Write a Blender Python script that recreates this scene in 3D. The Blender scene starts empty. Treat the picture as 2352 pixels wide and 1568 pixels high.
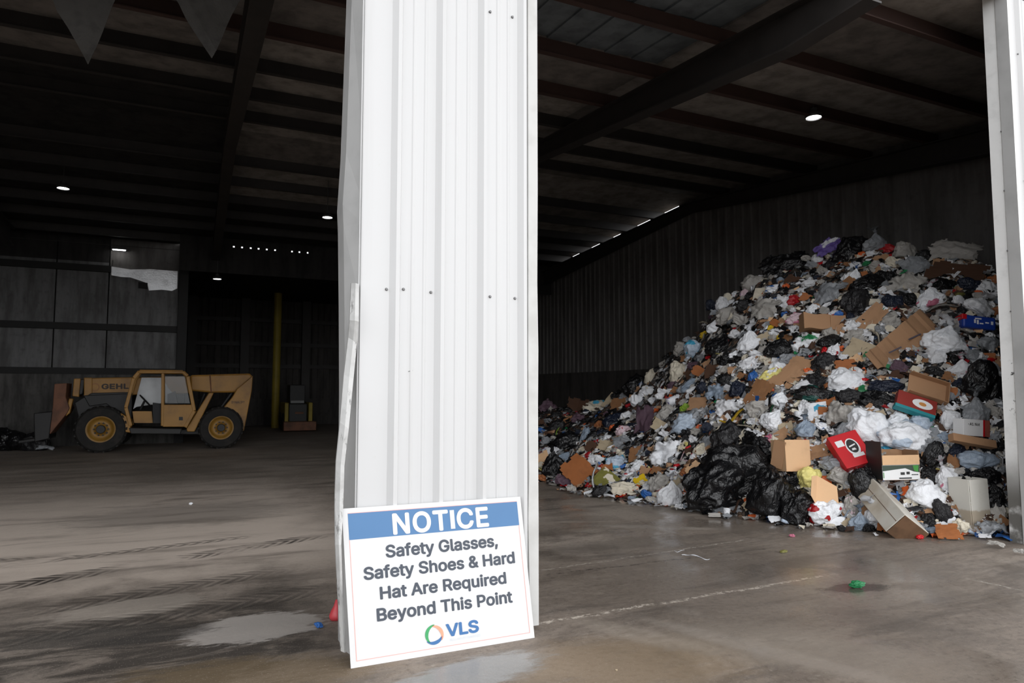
import bpy, bmesh, math, random
from mathutils import Vector, Matrix, noise
from mathutils.bvhtree import BVHTree

scene = bpy.context.scene
COL = scene.collection
# ---------------------------------------------------------------- camera, sky, exposure
W, H, F = 2352, 1568, 1568.0                      # 24 mm lens on a 36 mm frame
CAM = Vector((0, 0, 1.7))
cam_d = bpy.data.cameras.new('camera'); cam = bpy.data.objects.new('camera', cam_d); COL.objects.link(cam)
cam.location = CAM
cam.rotation_euler = (math.radians(90 + 4.12), 0, math.radians(-25))
cam_d.sensor_width = 36; cam_d.lens = 24; cam_d.clip_end = 300
cam_d.dof.use_dof = True; cam_d.dof.focus_distance = 4.9; cam_d.dof.aperture_fstop = 5.0
scene.camera = cam

world = bpy.data.worlds.new('sky'); scene.world = world; world.use_nodes = True
wt = world.node_tree; wt.nodes.clear()
w_out = wt.nodes.new('ShaderNodeOutputWorld'); w_bg = wt.nodes.new('ShaderNodeBackground')
w_tc = wt.nodes.new('ShaderNodeTexCoord'); w_sep = wt.nodes.new('ShaderNodeSeparateXYZ'); w_rp = wt.nodes.new('ShaderNodeValToRGB')
wt.links.new(w_tc.outputs['Generated'], w_sep.inputs[0]); wt.links.new(w_sep.outputs['Z'], w_rp.inputs[0])
w_rp.color_ramp.elements[0].position = 0.0; w_rp.color_ramp.elements[0].color = (.35, .35, .35, 1)
w_rp.color_ramp.elements[1].position = 0.85; w_rp.color_ramp.elements[1].color = (.22, .22, .225, 1)
for _p, _c in ((.03, (.97, .98, 1.0)), (.40, (.84, .85, .87)), (.62, (.42, .425, .43))):
    _e = w_rp.color_ramp.elements.new(_p); _e.color = (*_c, 1)
wt.links.new(w_rp.outputs[0], w_bg.inputs[0])
w_dot = wt.nodes.new('ShaderNodeVectorMath'); w_dot.operation = 'DOT_PRODUCT'; w_dot.inputs[1].default_value = (.30, -.50, .0)
w_ma = wt.nodes.new('ShaderNodeMath'); w_ma.operation = 'MULTIPLY_ADD'; w_ma.inputs[1].default_value = 2.7; w_ma.inputs[2].default_value = 2.7
wt.links.new(w_tc.outputs['Generated'], w_dot.inputs[0]); wt.links.new(w_dot.outputs['Value'], w_ma.inputs[0]); wt.links.new(w_ma.outputs[0], w_bg.inputs[1])
wt.links.new(w_bg.outputs[0], w_out.inputs[0])

vs = scene.view_settings
vs.view_transform = 'Standard'; vs.look = 'None'; vs.gamma = 1.0; vs.use_curve_mapping = False
vs.exposure = 0.0
scene.cycles.use_denoising = True
scene.cycles.max_bounces = 8; scene.cycles.diffuse_bounces = 4; scene.cycles.sample_clamp_indirect = 6

# ---------------------------------------------------------------- pixel -> world helpers
CM = Matrix.LocRotScale(cam.location, cam.rotation_euler, None)
CR = CM.to_3x3()
RIGHT, UP, VIEW = CR.col[0].copy(), CR.col[1].copy(), -CR.col[2].copy()
def ray(px, py):
    return (CR @ Vector(((px - W / 2) / F, -(py - H / 2) / F, -1.0)))      # depth 1 along the view axis
def at(px, py, depth): return CAM + ray(px, py) * depth
def onX(px, py, X): r = ray(px, py); return CAM + r * (X / r.x)
def onY(px, py, Y): r = ray(px, py); return CAM + r * (Y / r.y)
def onZ(px, py, Z=0.0): r = ray(px, py); return CAM + r * ((Z - CAM.z) / r.z)
def on_plane(px, py, p, n):
    r = ray(px, py); return CAM + r * ((p - CAM).dot(n) / r.dot(n))
def depth_of(p): return (p - CAM).dot(VIEW)
def proj(p):
    d = depth_of(p); v = p - CAM
    return W / 2 + F * v.dot(RIGHT) / d, H / 2 - F * v.dot(UP) / d

# ---------------------------------------------------------------- materials
def lin(h):
    h = h.lstrip('#'); o = []
    for i in (0, 2, 4):
        c = int(h[i:i + 2], 16) / 255; o.append(c / 12.92 if c <= .04045 else ((c + .055) / 1.055) ** 2.4)
    return tuple(o)
class NT:
    def __init__(s, name):
        s.mat = bpy.data.materials.new(name); s.mat.use_nodes = True; s.t = s.mat.node_tree; s.t.nodes.clear()
        s.out = s.t.nodes.new('ShaderNodeOutputMaterial'); s.b = s.t.nodes.new('ShaderNodeBsdfPrincipled')
        s.t.links.new(s.b.outputs[0], s.out.inputs[0])
        s.tc = s.t.nodes.new('ShaderNodeTexCoord')
    def set(s, inp, v):
        if isinstance(v, bpy.types.NodeSocket): s.t.links.new(v, inp)
        elif isinstance(v, tuple) and len(v) == 3 and inp.type == 'RGBA': inp.default_value = (*v, 1)
        else: inp.default_value = v
    def m(s, op, a, b=0.0, c=0.0, clamp=False):
        n = s.t.nodes.new('ShaderNodeMath'); n.operation = op; n.use_clamp = clamp
        for i, v in enumerate((a, b, c)): s.set(n.inputs[i], v)
        return n.outputs[0]
    def noise(s, scale, detail=4, rough=.55, vec=None, dist=0.0):
        n = s.t.nodes.new('ShaderNodeTexNoise'); n.inputs['Scale'].default_value = scale
        n.inputs['Detail'].default_value = detail; n.inputs['Roughness'].default_value = rough; n.inputs['Distortion'].default_value = dist
        s.t.links.new(vec or s.tc.outputs['Object'], n.inputs['Vector']); return n.outputs['Fac']
    def voro(s, scale, feature='F1', out='Distance', vec=None):
        n = s.t.nodes.new('ShaderNodeTexVoronoi'); n.feature = feature; n.inputs['Scale'].default_value = scale
        s.t.links.new(vec or s.tc.outputs['Object'], n.inputs['Vector']); return n.outputs[out]
    def mapv(s, loc=(0, 0, 0), rot=(0, 0, 0), sc=(1, 1, 1), vec=None):
        n = s.t.nodes.new('ShaderNodeMapping'); n.inputs['Location'].default_value = loc
        n.inputs['Rotation'].default_value = rot; n.inputs['Scale'].default_value = sc
        s.t.links.new(vec or s.tc.outputs['Object'], n.inputs['Vector']); return n.outputs[0]
    def xyz(s, vec=None):
        n = s.t.nodes.new('ShaderNodeSeparateXYZ'); s.t.links.new(vec or s.tc.outputs['Object'], n.inputs[0]); return n.outputs
    def mix(s, f, a, b):
        n = s.t.nodes.new('ShaderNodeMix'); n.data_type = 'RGBA'; s.set(n.inputs[0], f); s.set(n.inputs[6], a); s.set(n.inputs[7], b)
        return n.outputs[2]
    def ramp(s, f, stops, interp='LINEAR'):
        n = s.t.nodes.new('ShaderNodeValToRGB'); s.set(n.inputs[0], f); cr = n.color_ramp; cr.interpolation = interp
        cr.elements[0].position, cr.elements[0].color = stops[0][0], (*stops[0][1], 1)
        cr.elements[1].position, cr.elements[1].color = stops[-1][0], (*stops[-1][1], 1)
        for p, c in stops[1:-1]: e = cr.elements.new(p); e.color = (*c, 1)
        return n.outputs[0]
    def step(s, v, lo, hi):
        n = s.t.nodes.new('ShaderNodeMapRange'); n.interpolation_type = 'SMOOTHSTEP'; s.set(n.inputs[0], v)
        n.inputs[1].default_value = lo; n.inputs[2].default_value = hi; return n.outputs[0]
    def bump(s, h, strength=.3, dist=.02, normal=None):
        n = s.t.nodes.new('ShaderNodeBump'); n.inputs['Strength'].default_value = strength; n.inputs['Distance'].default_value = dist
        s.set(n.inputs['Height'], h)
        if normal: s.t.links.new(normal, n.inputs['Normal'])
        s.t.links.new(n.outputs[0], s.b.inputs['Normal']); return n.outputs[0]
    def fin(s, col, rough=.6, metal=0.0, spec=.5):
        s.set(s.b.inputs['Base Color'], col); s.set(s.b.inputs['Roughness'], rough); s.set(s.b.inputs['Metallic'], metal)
        s.b.inputs['Specular IOR Level'].default_value = spec
        return s.mat
def simple(name, col, rough=.6, metal=0.0, dirt=.25, scale=3.0, spec=.5, dcol=None, bump=0.0):
    n = NT(name); c = col if isinstance(col, tuple) else lin(col)
    f = n.step(n.noise(scale, 5), .42, .72)
    d = dcol or tuple(x * .45 for x in c)
    cc = n.mix(n.m('MULTIPLY', f, dirt), c, d)
    if bump: n.bump(n.noise(scale * 8, 4), bump, .01)
    return n.fin(cc, rough, metal, spec)
def emit(name, col, s):
    n = NT(name); n.fin((0, 0, 0)); n.b.inputs['Emission Color'].default_value = (*col, 1); n.b.inputs['Emission Strength'].default_value = s
    return n.mat

M = {}
M['white_metal'] = None
def m_white_metal():
    n = NT('painted_white_metal')
    o = n.mapv(sc=(9, 9, .35)); streak = n.step(n.noise(1.0, 5, vec=o), .52, .78)
    low = n.m('MULTIPLY', streak, .16)
    spots = n.m('MULTIPLY', n.step(n.noise(14, 3), .68, .76), .25)
    c = n.mix(low, (.60, .60, .60), (.40, .39, .38)); c = n.mix(spots, c, (.55, .54, .52))
    n.bump(n.noise(2.0, 2), .08, .02)
    return n.fin(c, .42)
M['white_metal'] = m_white_metal()
def m_dented():
    n = NT('scuffed_white_trim')
    o = n.mapv(sc=(6, 6, 2.2)); f = n.step(n.noise(2.2, 6, .7, vec=o), .55, .66)
    g = n.m('MULTIPLY', n.step(n.noise(9, 5), .45, .7), .35)
    c = n.mix(g, (.54, .54, .53), (.27, .26, .25)); c = n.mix(n.m('MULTIPLY', f, .75), c, (.07, .065, .06))
    n.bump(n.noise(5, 3), .35, .03)
    return n.fin(c, .5)
M['trim'] = m_dented()
M['trim_clean'] = simple('dull_white_trim', (.58, .58, .565), .5, dirt=.4, scale=4, dcol=(.38, .37, .35))
M['grey_trim'] = simple('grey_jamb_paint', (.48, .48, .475), .5, dirt=.35, scale=2.2)
def m_jamb():
    n = NT('worn_jamb_paint')
    z = n.xyz()[2]
    g = n.m('MULTIPLY', n.step(n.noise(3.2, 6, .65), .45, .75), .5)
    c = n.mix(g, (.80, .80, .79), (.50, .50, .49))
    low = n.m('MULTIPLY', n.step(n.noise(5, 5), .22, .5), n.step(z, 1.15, .45))
    c = n.mix(n.m('MULTIPLY', low, .92), c, (.07, .065, .055))
    scr = n.m('MULTIPLY', n.step(n.noise(11, 5, .7), .60, .66), n.m('MULTIPLY', n.step(z, 1.3, 1.6), n.step(z, 2.15, 1.9)))
    c = n.mix(scr, c, (.02, .02, .02))
    n.bump(n.noise(3, 3), .3, .03)
    return n.fin(c, .5)
M['jamb'] = m_jamb()
M['steel'] = simple('dark_steel', (.030, .026, .024), .6, dirt=.5)
M['black_girt'] = simple('black_girt_steel', (.010, .0095, .009), .7)  # one even near-black for the girts and the wall's end post
M['redsteel'] = simple('red_primer_steel', (.060, .032, .026), .65, dirt=.6, scale=1.2)
M['screw'] = simple('grey_screw_head', (.18, .18, .18), .4, .6, dirt=.1)
def m_wall(name, a, b, sc=1.0, amt=.8):
    n = NT(name)
    o = n.mapv(sc=(2.5, 2.5, .45)); f = n.step(n.noise(1.3 * sc, 6, .62, vec=o), .35, .7)
    g = n.step(n.noise(6, 5), .5, .75)
    c = n.mix(n.m('MULTIPLY', f, amt), a, b); c = n.mix(n.m('MULTIPLY', g, .3), c, tuple(x * .5 for x in b))
    n.bump(n.noise(7, 4), .2, .02)
    return n.fin(c, .75, spec=.25)
M['wall_dark'] = m_wall('dirty_wall_sheeting', (.155, .146, .14), (.08, .074, .07))
M['wall_black'] = m_wall('black_wall_sheeting', (.035, .033, .032), (.014, .013, .013))
M['push_wall'] = m_wall('stained_push_wall', (.075, .068, .064), (.03, .028, .026))
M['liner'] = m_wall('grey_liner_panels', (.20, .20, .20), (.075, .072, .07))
M['liner_low'] = m_wall('stained_concrete', (.11, .106, .10), (.033, .031, .03), 1.4)
M['foil'] = simple('silver_foil', (.85, .86, .88), .38, .9, dirt=.5, scale=2.5, bump=.7)
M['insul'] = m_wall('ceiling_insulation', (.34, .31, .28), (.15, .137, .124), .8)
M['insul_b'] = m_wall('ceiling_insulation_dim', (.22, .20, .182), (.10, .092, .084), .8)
M['bare_roof'] = m_wall('bare_roof_sheet', (.17, .195, .21), (.09, .10, .11), .8)
M['insul_hang'] = simple('hanging_insulation', (.065, .06, .054), .9, dirt=.5, scale=9, bump=.5)

# ---------------------------------------------------------------- object helpers
def tag(o, label=None, cat=None, group=None, kind=None):
    if label: o['label'] = label
    if cat: o['category'] = cat
    if group: o['group'] = group
    if kind: o['kind'] = kind
    return o
def wloc(o):
    v = Vector((0, 0, 0))
    while o: v += o.location; o = o.parent
    return v
def empty(name, loc, **kw):
    o = bpy.data.objects.new(name, None); COL.objects.link(o); o.location = loc; o.empty_display_size = .2
    return tag(o, **kw)
class MB:
    def __init__(s): s.v = []; s.f = []; s.mi = []
    def add(s, verts, faces, mi=0):
        b = len(s.v); s.v += [Vector(v) for v in verts]; s.f += [tuple(i + b for i in f) for f in faces]; s.mi += [mi] * len(faces); return s
    def box(s, lo, hi, mi=0):
        x0, y0, z0 = lo; x1, y1, z1 = hi
        return s.add([(x0, y0, z0), (x1, y0, z0), (x1, y1, z0), (x0, y1, z0), (x0, y0, z1), (x1, y0, z1), (x1, y1, z1), (x0, y1, z1)],
                     [(0, 3, 2, 1), (4, 5, 6, 7), (0, 1, 5, 4), (1, 2, 6, 5), (2, 3, 7, 6), (3, 0, 4, 7)], mi)
    def obox(s, o, X, Y, Z, mi=0):                       # oriented box: corner o, edge vectors
        o = Vector(o); c = [o, o + X, o + X + Y, o + Y]; c += [q + Z for q in c]
        fs = [(0, 3, 2, 1), (4, 5, 6, 7), (0, 1, 5, 4), (1, 2, 6, 5), (2, 3, 7, 6), (3, 0, 4, 7)]
        if X.cross(Y).dot(Z) < 0: fs = [tuple(reversed(f)) for f in fs]
        return s.add(c, fs, mi)
    def prism_y(s, poly, y0, y1, mi=0):                  # polygon of (x, z), extruded in y
        n = len(poly); a = sum(poly[i][0] * poly[(i + 1) % n][1] - poly[(i + 1) % n][0] * poly[i][1] for i in range(n))
        if a < 0: poly = poly[::-1]
        v = [(x, y0, z) for x, z in poly] + [(x, y1, z) for x, z in poly]
        return s.add(v, [tuple(range(n)), tuple(range(2 * n - 1, n - 1, -1))] + [(i, i + n, (i + 1) % n + n, (i + 1) % n) for i in range(n)], mi)
    def tube(s, p0, p1, r, n=10, r1=None, mi=0):
        p0, p1 = Vector(p0), Vector(p1); d = (p1 - p0).normalized(); u = d.orthogonal().normalized(); w = d.cross(u); r1 = r if r1 is None else r1
        v = [p0 + (u * math.cos(t) + w * math.sin(t)) * r for t in (2 * math.pi * i / n for i in range(n))]
        v += [p1 + (u * math.cos(t) + w * math.sin(t)) * r1 for t in (2 * math.pi * i / n for i in range(n))]
        return s.add(v, [tuple(range(n - 1, -1, -1)), tuple(range(n, 2 * n))] + [(i, (i + 1) % n, (i + 1) % n + n, i + n) for i in range(n)], mi)
    def lathe(s, c, prof, axis='Z', n=24, mi=0):          # prof: (radius, along)
        c = Vector(c); vv = []; ff = []
        for r, a in prof:
            for i in range(n):
                t = 2 * math.pi * i / n; x, y = r * math.cos(t), r * math.sin(t)
                vv.append(c + (Vector((x, y, a)) if axis == 'Z' else Vector((x, a, y)) if axis == 'Y' else Vector((a, x, y))))
        for j in range(len(prof) - 1):
            for i in range(n): ff.append((j * n + i, j * n + (i + 1) % n, (j + 1) * n + (i + 1) % n, (j + 1) * n + i))
        return s.add(vv, ff, mi)
    def mesh(s, name, off=Vector((0, 0, 0)), smooth=False):
        me = bpy.data.meshes.new(name); me.from_pydata([v - off for v in s.v], [], s.f); me.update()
        if any(s.mi): me.polygons.foreach_set('material_index', s.mi)
        if smooth: me.polygons.foreach_set('use_smooth', [True] * len(me.polygons))
        bm = bmesh.new(); bm.from_mesh(me); bmesh.ops.recalc_face_normals(bm, faces=bm.faces); bm.to_mesh(me); bm.free()
        return me
    def build(s, name, mat, parent=None, smooth=False, bevel=0.0, **kw):
        if parent: base = wloc(parent); loc = Vector((0, 0, 0))
        else:
            lo = Vector([min(v[i] for v in s.v) for i in range(3)]); hi = Vector([max(v[i] for v in s.v) for i in range(3)])
            base = loc = Vector(((lo.x + hi.x) / 2, (lo.y + hi.y) / 2, lo.z))
        me = s.mesh(name, base, smooth)
        for q in (mat if isinstance(mat, (list, tuple)) else [mat]): me.materials.append(q)
        o = bpy.data.objects.new(name, me); COL.objects.link(o); o.location = loc
        if parent: o.parent = parent
        if bevel:
            b = o.modifiers.new('edges', 'BEVEL'); b.width = bevel; b.segments = 2; b.limit_method = 'ANGLE'
        return tag(o, **kw)
def quad_px(pts, Y): return [(p.x, p.z) for p in (onY(x, y, Y) for x, y in pts)]

_tc = {}
try:                                                   # the plain grotesque that ships inside Blender itself
    FONT = bpy.data.fonts.load(bpy.utils.system_resource('DATAFILES', path='fonts') + '/Inter.woff2')
except Exception:
    FONT = None
def text_geo(body, bold=0.0, spacing=1.0):
    """flat letter shapes: outlines of the font, thickened by `bold`, filled wherever the winding number is not zero"""
    key = (body, bold, spacing)
    if key not in _tc:
        cu = bpy.data.curves.new('lettering', 'FONT'); cu.body = body; cu.font = FONT or cu.font
        cu.resolution_u = 3; cu.space_character = spacing; cu.fill_mode = 'NONE'
        o = bpy.data.objects.new('lettering', cu); COL.objects.link(o)
        dg = bpy.context.evaluated_depsgraph_get(); ev = o.evaluated_get(dg); me = ev.to_mesh()
        co = [(v.co.x, v.co.y) for v in me.vertices]
        n = len(co); comp = []; start = 0; adj = {i: set() for i in range(n)}
        for e in me.edges: adj[e.vertices[0]].add(e.vertices[1]); adj[e.vertices[1]].add(e.vertices[0])
        while start < n:                                 # every outline is a run of consecutive vertices
            k = start
            while k + 1 < n and (k + 1) in adj[k]: k += 1
            comp.append(list(range(start, k + 1))); start = k + 1
        ev.to_mesh_clear(); bpy.data.objects.remove(o); bpy.data.curves.remove(cu)
        # split into letters by x ranges
        boxes = sorted(((min(co[i][0] for i in c), max(co[i][0] for i in c), c) for c in comp if len(c) > 2), key=lambda t: t[0])
        groups = []
        for x0, x1, c in boxes:
            if groups and x0 < groups[-1][1] - 1e-4: groups[-1][1] = max(groups[-1][1], x1); groups[-1][2].append(c)
            else: groups.append([x0, x1, [c]])
        V, Fc = [], []
        from mathutils.geometry import delaunay_2d_cdt
        sh = [(0, 0)] if not bold else [(bold * math.cos(t), bold * math.sin(t)) for t in (2 * math.pi * i / 8 for i in range(8))]
        for _, _, cs in groups:
            vv, ee, segs = [], [], []
            for dx, dy in sh:
                for c in cs:
                    b = len(vv); m = len(c); vv += [Vector((co[i][0] + dx, co[i][1] + dy)) for i in c]
                    ee += [(b + i, b + (i + 1) % m) for i in range(m)]
                    segs += [(vv[b + i], vv[b + (i + 1) % m]) for i in range(m)]
            ov, _, of, *_r = delaunay_2d_cdt(vv, ee, [], 0, 1e-5)
            keep = []
            for f in of:
                cx = sum(ov[i].x for i in f) / len(f); cy = sum(ov[i].y for i in f) / len(f); w = 0
                for p, q in segs:
                    if (p.y <= cy) != (q.y <= cy) and p.x + (cy - p.y) / (q.y - p.y) * (q.x - p.x) > cx: w += 1 if q.y > p.y else -1
                if w: keep.append(f)
            b = len(V); V += [(v.x, v.y) for v in ov]; Fc += [tuple(i + b for i in f) for f in keep]
        used = sorted({i for f in Fc for i in f}); mp = {i: k for k, i in enumerate(used)}
        V = [V[i] for i in used]; Fc = [tuple(mp[i] for i in f) for f in Fc]
        x0 = min(v[0] for v in V); x1 = max(v[0] for v in V)
        _tc[key] = ([((x - x0) / (x1 - x0), y) for x, y in V], Fc)
    return _tc[key]
text_geo('H'); CAP = max(y for _, y in _tc[('H', 0.0, 1.0)][0])           # cap height of the font

# ---------------------------------------------------------------- FLOOR
gx = lambda px, py: (lambda p: (p.x, p.y))(onZ(px, py))
def m_floor():
    n = NT('wet_stained_concrete')
    O = n.tc.outputs['Object']
    big = n.noise(.35, 6, .6, dist=.6); mid = n.noise(1.6, 6, .62, dist=.4); fine = n.noise(22, 5, .7); grit = n.noise(90, 2)
    st = n.mapv(rot=(0, 0, math.radians(22)), sc=(.45, 1.9, 1)); streak = n.noise(1.0, 7, .68, vec=st, dist=.8)
    st2 = n.mapv(loc=(4, 2, 0), rot=(0, 0, math.radians(16)), sc=(.6, 1.8, 1))
    c = n.ramp(big, [(.30, (.21, .172, .140)), (.5, (.305, .252, .208)), (.72, (.42, .36, .305))])
    c = n.mix(n.m('MULTIPLY', n.step(streak, .46, .66), .55), c, (.085, .071, .061))
    c = n.mix(n.m('MULTIPLY', n.step(mid, .55, .75), .45), c, (.40, .35, .305))
    c = n.mix(n.m('MULTIPLY', n.step(fine, .46, .70), .45), c, (.07, .058, .05)); c = n.mix(n.m('MULTIPLY', n.step(n.noise(14, 6, .75, vec=n.mapv(loc=(9, 3, 0))), .54, .72), .40), c, (.50, .44, .38))
    x, y, _ = n.xyz()
    wob = n.m('MULTIPLY', n.m('SUBTRACT', n.noise(2.2, 5), .5), .9); wob2 = n.m('MULTIPLY', n.m('SUBTRACT', n.noise(9, 6, .7, vec=n.mapv(rot=(0, 0, .3), sc=(.5, 1.6, 1))), .5), 1.5)
    def along(p, q):                                     # signed distance across / along a line given in metres
        L = math.hypot(q[0] - p[0], q[1] - p[1]); ux, uy = (q[0] - p[0]) / L, (q[1] - p[1]) / L
        dx, dy = n.m('SUBTRACT', x, p[0]), n.m('SUBTRACT', y, p[1])
        u = n.m('ADD', n.m('MULTIPLY', dx, ux), n.m('MULTIPLY', dy, uy)); v = n.m('SUBTRACT', n.m('MULTIPLY', dy, ux), n.m('MULTIPLY', dx, uy))
        return u, v, L
    # dry trodden floor further in by the left doorway, its colour paled to stand for daylight; dark mud in front of it
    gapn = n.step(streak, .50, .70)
    lit_dust = n.m('MULTIPLY', n.step(n.m('ADD', y, n.m('MULTIPLY', wob, 2.0)), 6.0, 8.4), n.step(n.m('ADD', x, n.m('MULTIPLY', wob, 1.2)), 2.4, .9))
    lit_dust = n.m('MULTIPLY', n.m('MULTIPLY', lit_dust, n.step(n.m('ADD', y, n.m('MULTIPLY', wob, 2.5)), 16.0, 9.5)), n.m('SUBTRACT', 1.0, n.m('MULTIPLY', gapn, .45)))
    c = n.mix(n.m('MULTIPLY', lit_dust, .85), c, (.74, .63, .54))
    mud = n.m('MULTIPLY', n.step(n.m('ADD', y, n.m('MULTIPLY', wob, 2.6)), 7.4, 5.4), n.step(n.m('ADD', x, n.m('MULTIPLY', wob, .8)), 1.3, .6))
    c = n.mix(n.m('MULTIPLY', mud, n.m('ADD', .35, n.m('MULTIPLY', n.step(n.noise(1.5, 6, .7, dist=.6, vec=st2), .38, .54), .60))), c, (.050, .041, .034))
    # tyre tracks in the mud by the open doorway
    hgt = n.m('MULTIPLY', fine, .25)
    for (a, b, wd, amt) in (((0, 1348), (720, 1232), .17, .95), ((0, 1300), (600, 1228), .10, .6), ((40, 1408), (700, 1300), .17, .55), ((0, 1470), (780, 1345), .20, .6), ((-100, 1290), (240, 1276), .10, .5)):
        u, v, L = along(gx(*a), gx(*b)); av = n.m('ABSOLUTE', n.m('ADD', v, n.m('MULTIPLY', wob, .08)))
        band = n.m('MULTIPLY', n.step(av, wd, wd * .75), n.m('MULTIPLY', n.step(u, -.3, .3), n.step(u, L + .3, L - .4)))
        lug = n.step(n.m('SINE', n.m('ADD', n.m('MULTIPLY', u, 46), n.m('MULTIPLY', av, 60))), -.35, .25)
        k = n.m('MULTIPLY', n.m('MULTIPLY', band, n.m('ADD', n.m('MULTIPLY', lug, .75), .25)), n.step(n.noise(1.1, 4), .36, .58))
        c = n.mix(n.m('MULTIPLY', k, amt), c, (.045, .037, .032)); hgt = n.m('SUBTRACT', hgt, n.m('MULTIPLY', k, .8))
    # bare or wet patches with shapes of their own: centre, long end, half width, colour, amount
    def patch(cn, end, hw, col, amt, soft=.35, wb=.6):
        nonlocal c
        p = gx(*cn); u, v, L = along(p, gx(*end))
        d = n.m('SQRT', n.m('ADD', n.m('POWER', n.m('DIVIDE', u, L), 2), n.m('POWER', n.m('DIVIDE', v, hw), 2)))
        k = n.step(n.m('ADD', n.m('ADD', d, wob2), n.m('MULTIPLY', wob, wb)), 1.0 + soft * .5, 1.0 - soft * .5)
        if col: c = n.mix(n.m('MULTIPLY', k, amt), c, col)
        return k
    dry = patch((590, 1440), (745, 1420), .30, (.46, .42, .385), .85, .25)
    patch((300, 1395), (120, 1420), .25, (.40, .35, .30), .6)
    patch((420, 1180), (150, 1200), .9, (.17, .15, .13), .5, .8)
    patch((250, 1460), (0, 1480), .22, (.045, .04, .036), .7)
    patch((600, 1545), (300, 1560), .25, (.20, .14, .075), .6, .8)
    patch((1450, 1520), (1700, 1500), .42, (.30, .215, .13), .6, .9)
    for (a_, b_, w_, cl_, k_) in (((1750, 1490), (2100, 1580), .10, (.44, .385, .335), .5), ((1480, 1460), (1650, 1500), .13, (.42, .36, .30), .45), ((1900, 1500), (2250, 1560), .40, (.42, .36, .30), .5), ((2100, 1440), (2350, 1490), .22, (.15, .125, .105), .45), ((1420, 1250), (1620, 1230), .25, (.14, .118, .10), .5), ((1500, 1210), (1640, 1214), .10, (.42, .375, .33), .5), ((2060, 1300), (2300, 1310), .5, (.16, .135, .115), .4)):
        patch(a_, b_, w_, cl_, k_, .9, .8)
    wetb = patch((1760, 1330), (1300, 1400), 1.5, (.12, .10, .085), .3, .9)
    green = patch((1968, 1350), (2040, 1345), .12, (.05, .042, .036), .8)
    apron = patch((1070, 1550), (1235, 1500), .20, (.34, .34, .335), .8, .5, .9)
    # joints
    for (a, b, wd, col) in (((1236, 1432), (1890, 1322), .016, (.72, .64, .55)), ((1236, 1311), (1720, 1238), .010, (.60, .54, .47)), ((1236, 1322), (1800, 1255), .012, (.06, .05, .045)), ((2230, 1330), (2420, 1372), .012, (.52, .48, .42))):
        u, v, L = along(gx(*a), gx(*b)); av = n.m('ABSOLUTE', n.m('ADD', v, n.m('ADD', n.m('MULTIPLY', n.m('SUBTRACT', n.noise(2.5, 3), .5), .12), n.m('MULTIPLY', n.m('SUBTRACT', n.noise(24, 4, .7), .5), .07))))
        k = n.m('MULTIPLY', n.step(av, wd * 2.2, wd * .5), n.m('MULTIPLY', n.step(u, -.1, .1), n.step(u, L + .3, L - .3)))
        k = n.m('MULTIPLY', k, n.step(n.noise(20, 5, .75), .44, .58)); c = n.mix(n.m('MULTIPLY', k, .85), c, col)
    c = n.mix(n.m('MULTIPLY', n.step(grit, .62, .70), .45), c, (.48, .42, .35))
    # wetness: glossy film towards the heap and the sign, dull dried mud elsewhere
    wx = n.m('MULTIPLY', n.step(x, 1.6, 3.4), n.step(y, 14, 9)); wet = n.m('MULTIPLY', wx, n.step(n.noise(.8, 5, .6, dist=.5), .38, .58))
    wet = n.m('MAXIMUM', wet, n.m('MULTIPLY', n.m('MAXIMUM', apron, n.m('MULTIPLY', wetb, .9)), .95))
    damp = n.m('MULTIPLY', n.step(streak, .46, .66), .45)
    wet = n.m('MAXIMUM', wet, n.m('MULTIPLY', damp, n.m('SUBTRACT', 1.0, dry)))
    c = n.mix(n.m('MULTIPLY', wet, .12), c, (.05, .042, .036))
    r = n.m('SUBTRACT', .80, n.m('MULTIPLY', wet, n.m('ADD', .46, n.m('MULTIPLY', n.step(n.noise(1.1, 4), .40, .60), .24))))
    n.bump(n.m('MULTIPLY', n.m('ADD', hgt, n.m('MULTIPLY', n.noise(5, 5), .5)), n.m('SUBTRACT', 1.0, n.m('MULTIPLY', wx, .7))), .35, .03)
    return n.fin(c, r, spec=.5)
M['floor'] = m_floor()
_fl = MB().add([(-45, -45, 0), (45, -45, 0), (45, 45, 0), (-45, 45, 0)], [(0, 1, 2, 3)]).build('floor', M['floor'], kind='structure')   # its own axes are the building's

# ---------------------------------------------------------------- BUILDING SHELL
YF, YR, YB, YA, XW, XL = 4.50, 15.2, 25.6, 36.0, 13.0, -9.0
def roof(y): return 6.35 + .085 * (y - YF) if y <= YR else 6.35 + .085 * (YR - YF) - .062 * (y - YR)
def ribs(t0, t1, minor=True, pitch=.305, first=None, hgt=.036):
    """profile of ribbed sheeting: (t, height) pairs between t0 and t1"""
    out = [(t0, 0)]; c = first if first is not None else t0 + pitch / 2
    while c < t1 - .05:
        if c > t0 + .05:
            out += [(c - .050, 0), (c - .014, hgt), (c + .012, hgt), (c + .026, 0)]
            if minor:
                for k in (.110, .195):
                    if c + k + .02 < t1: out += [(c + k - .014, 0), (c + k - .005, .005), (c + k + .005, .005), (c + k + .014, 0)]
        c += pitch
    return out + [(t1, 0)]
def sheet_x(mb, prof, y, z0, z1, sgn=-1, mi=0, th=.004):  # ribbed sheet in the XZ plane, ribs standing out in y by sgn
    n = len(prof); f = lambda zz, t: zz(t) if callable(zz) else zz
    v = [(t, y + sgn * h, f(z0, t)) for t, h in prof] + [(t, y + sgn * h, f(z1, t)) for t, h in prof]
    mb.add(v, [(i, i + 1, i + 1 + n, i + n) for i in range(n - 1)], mi)
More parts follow.
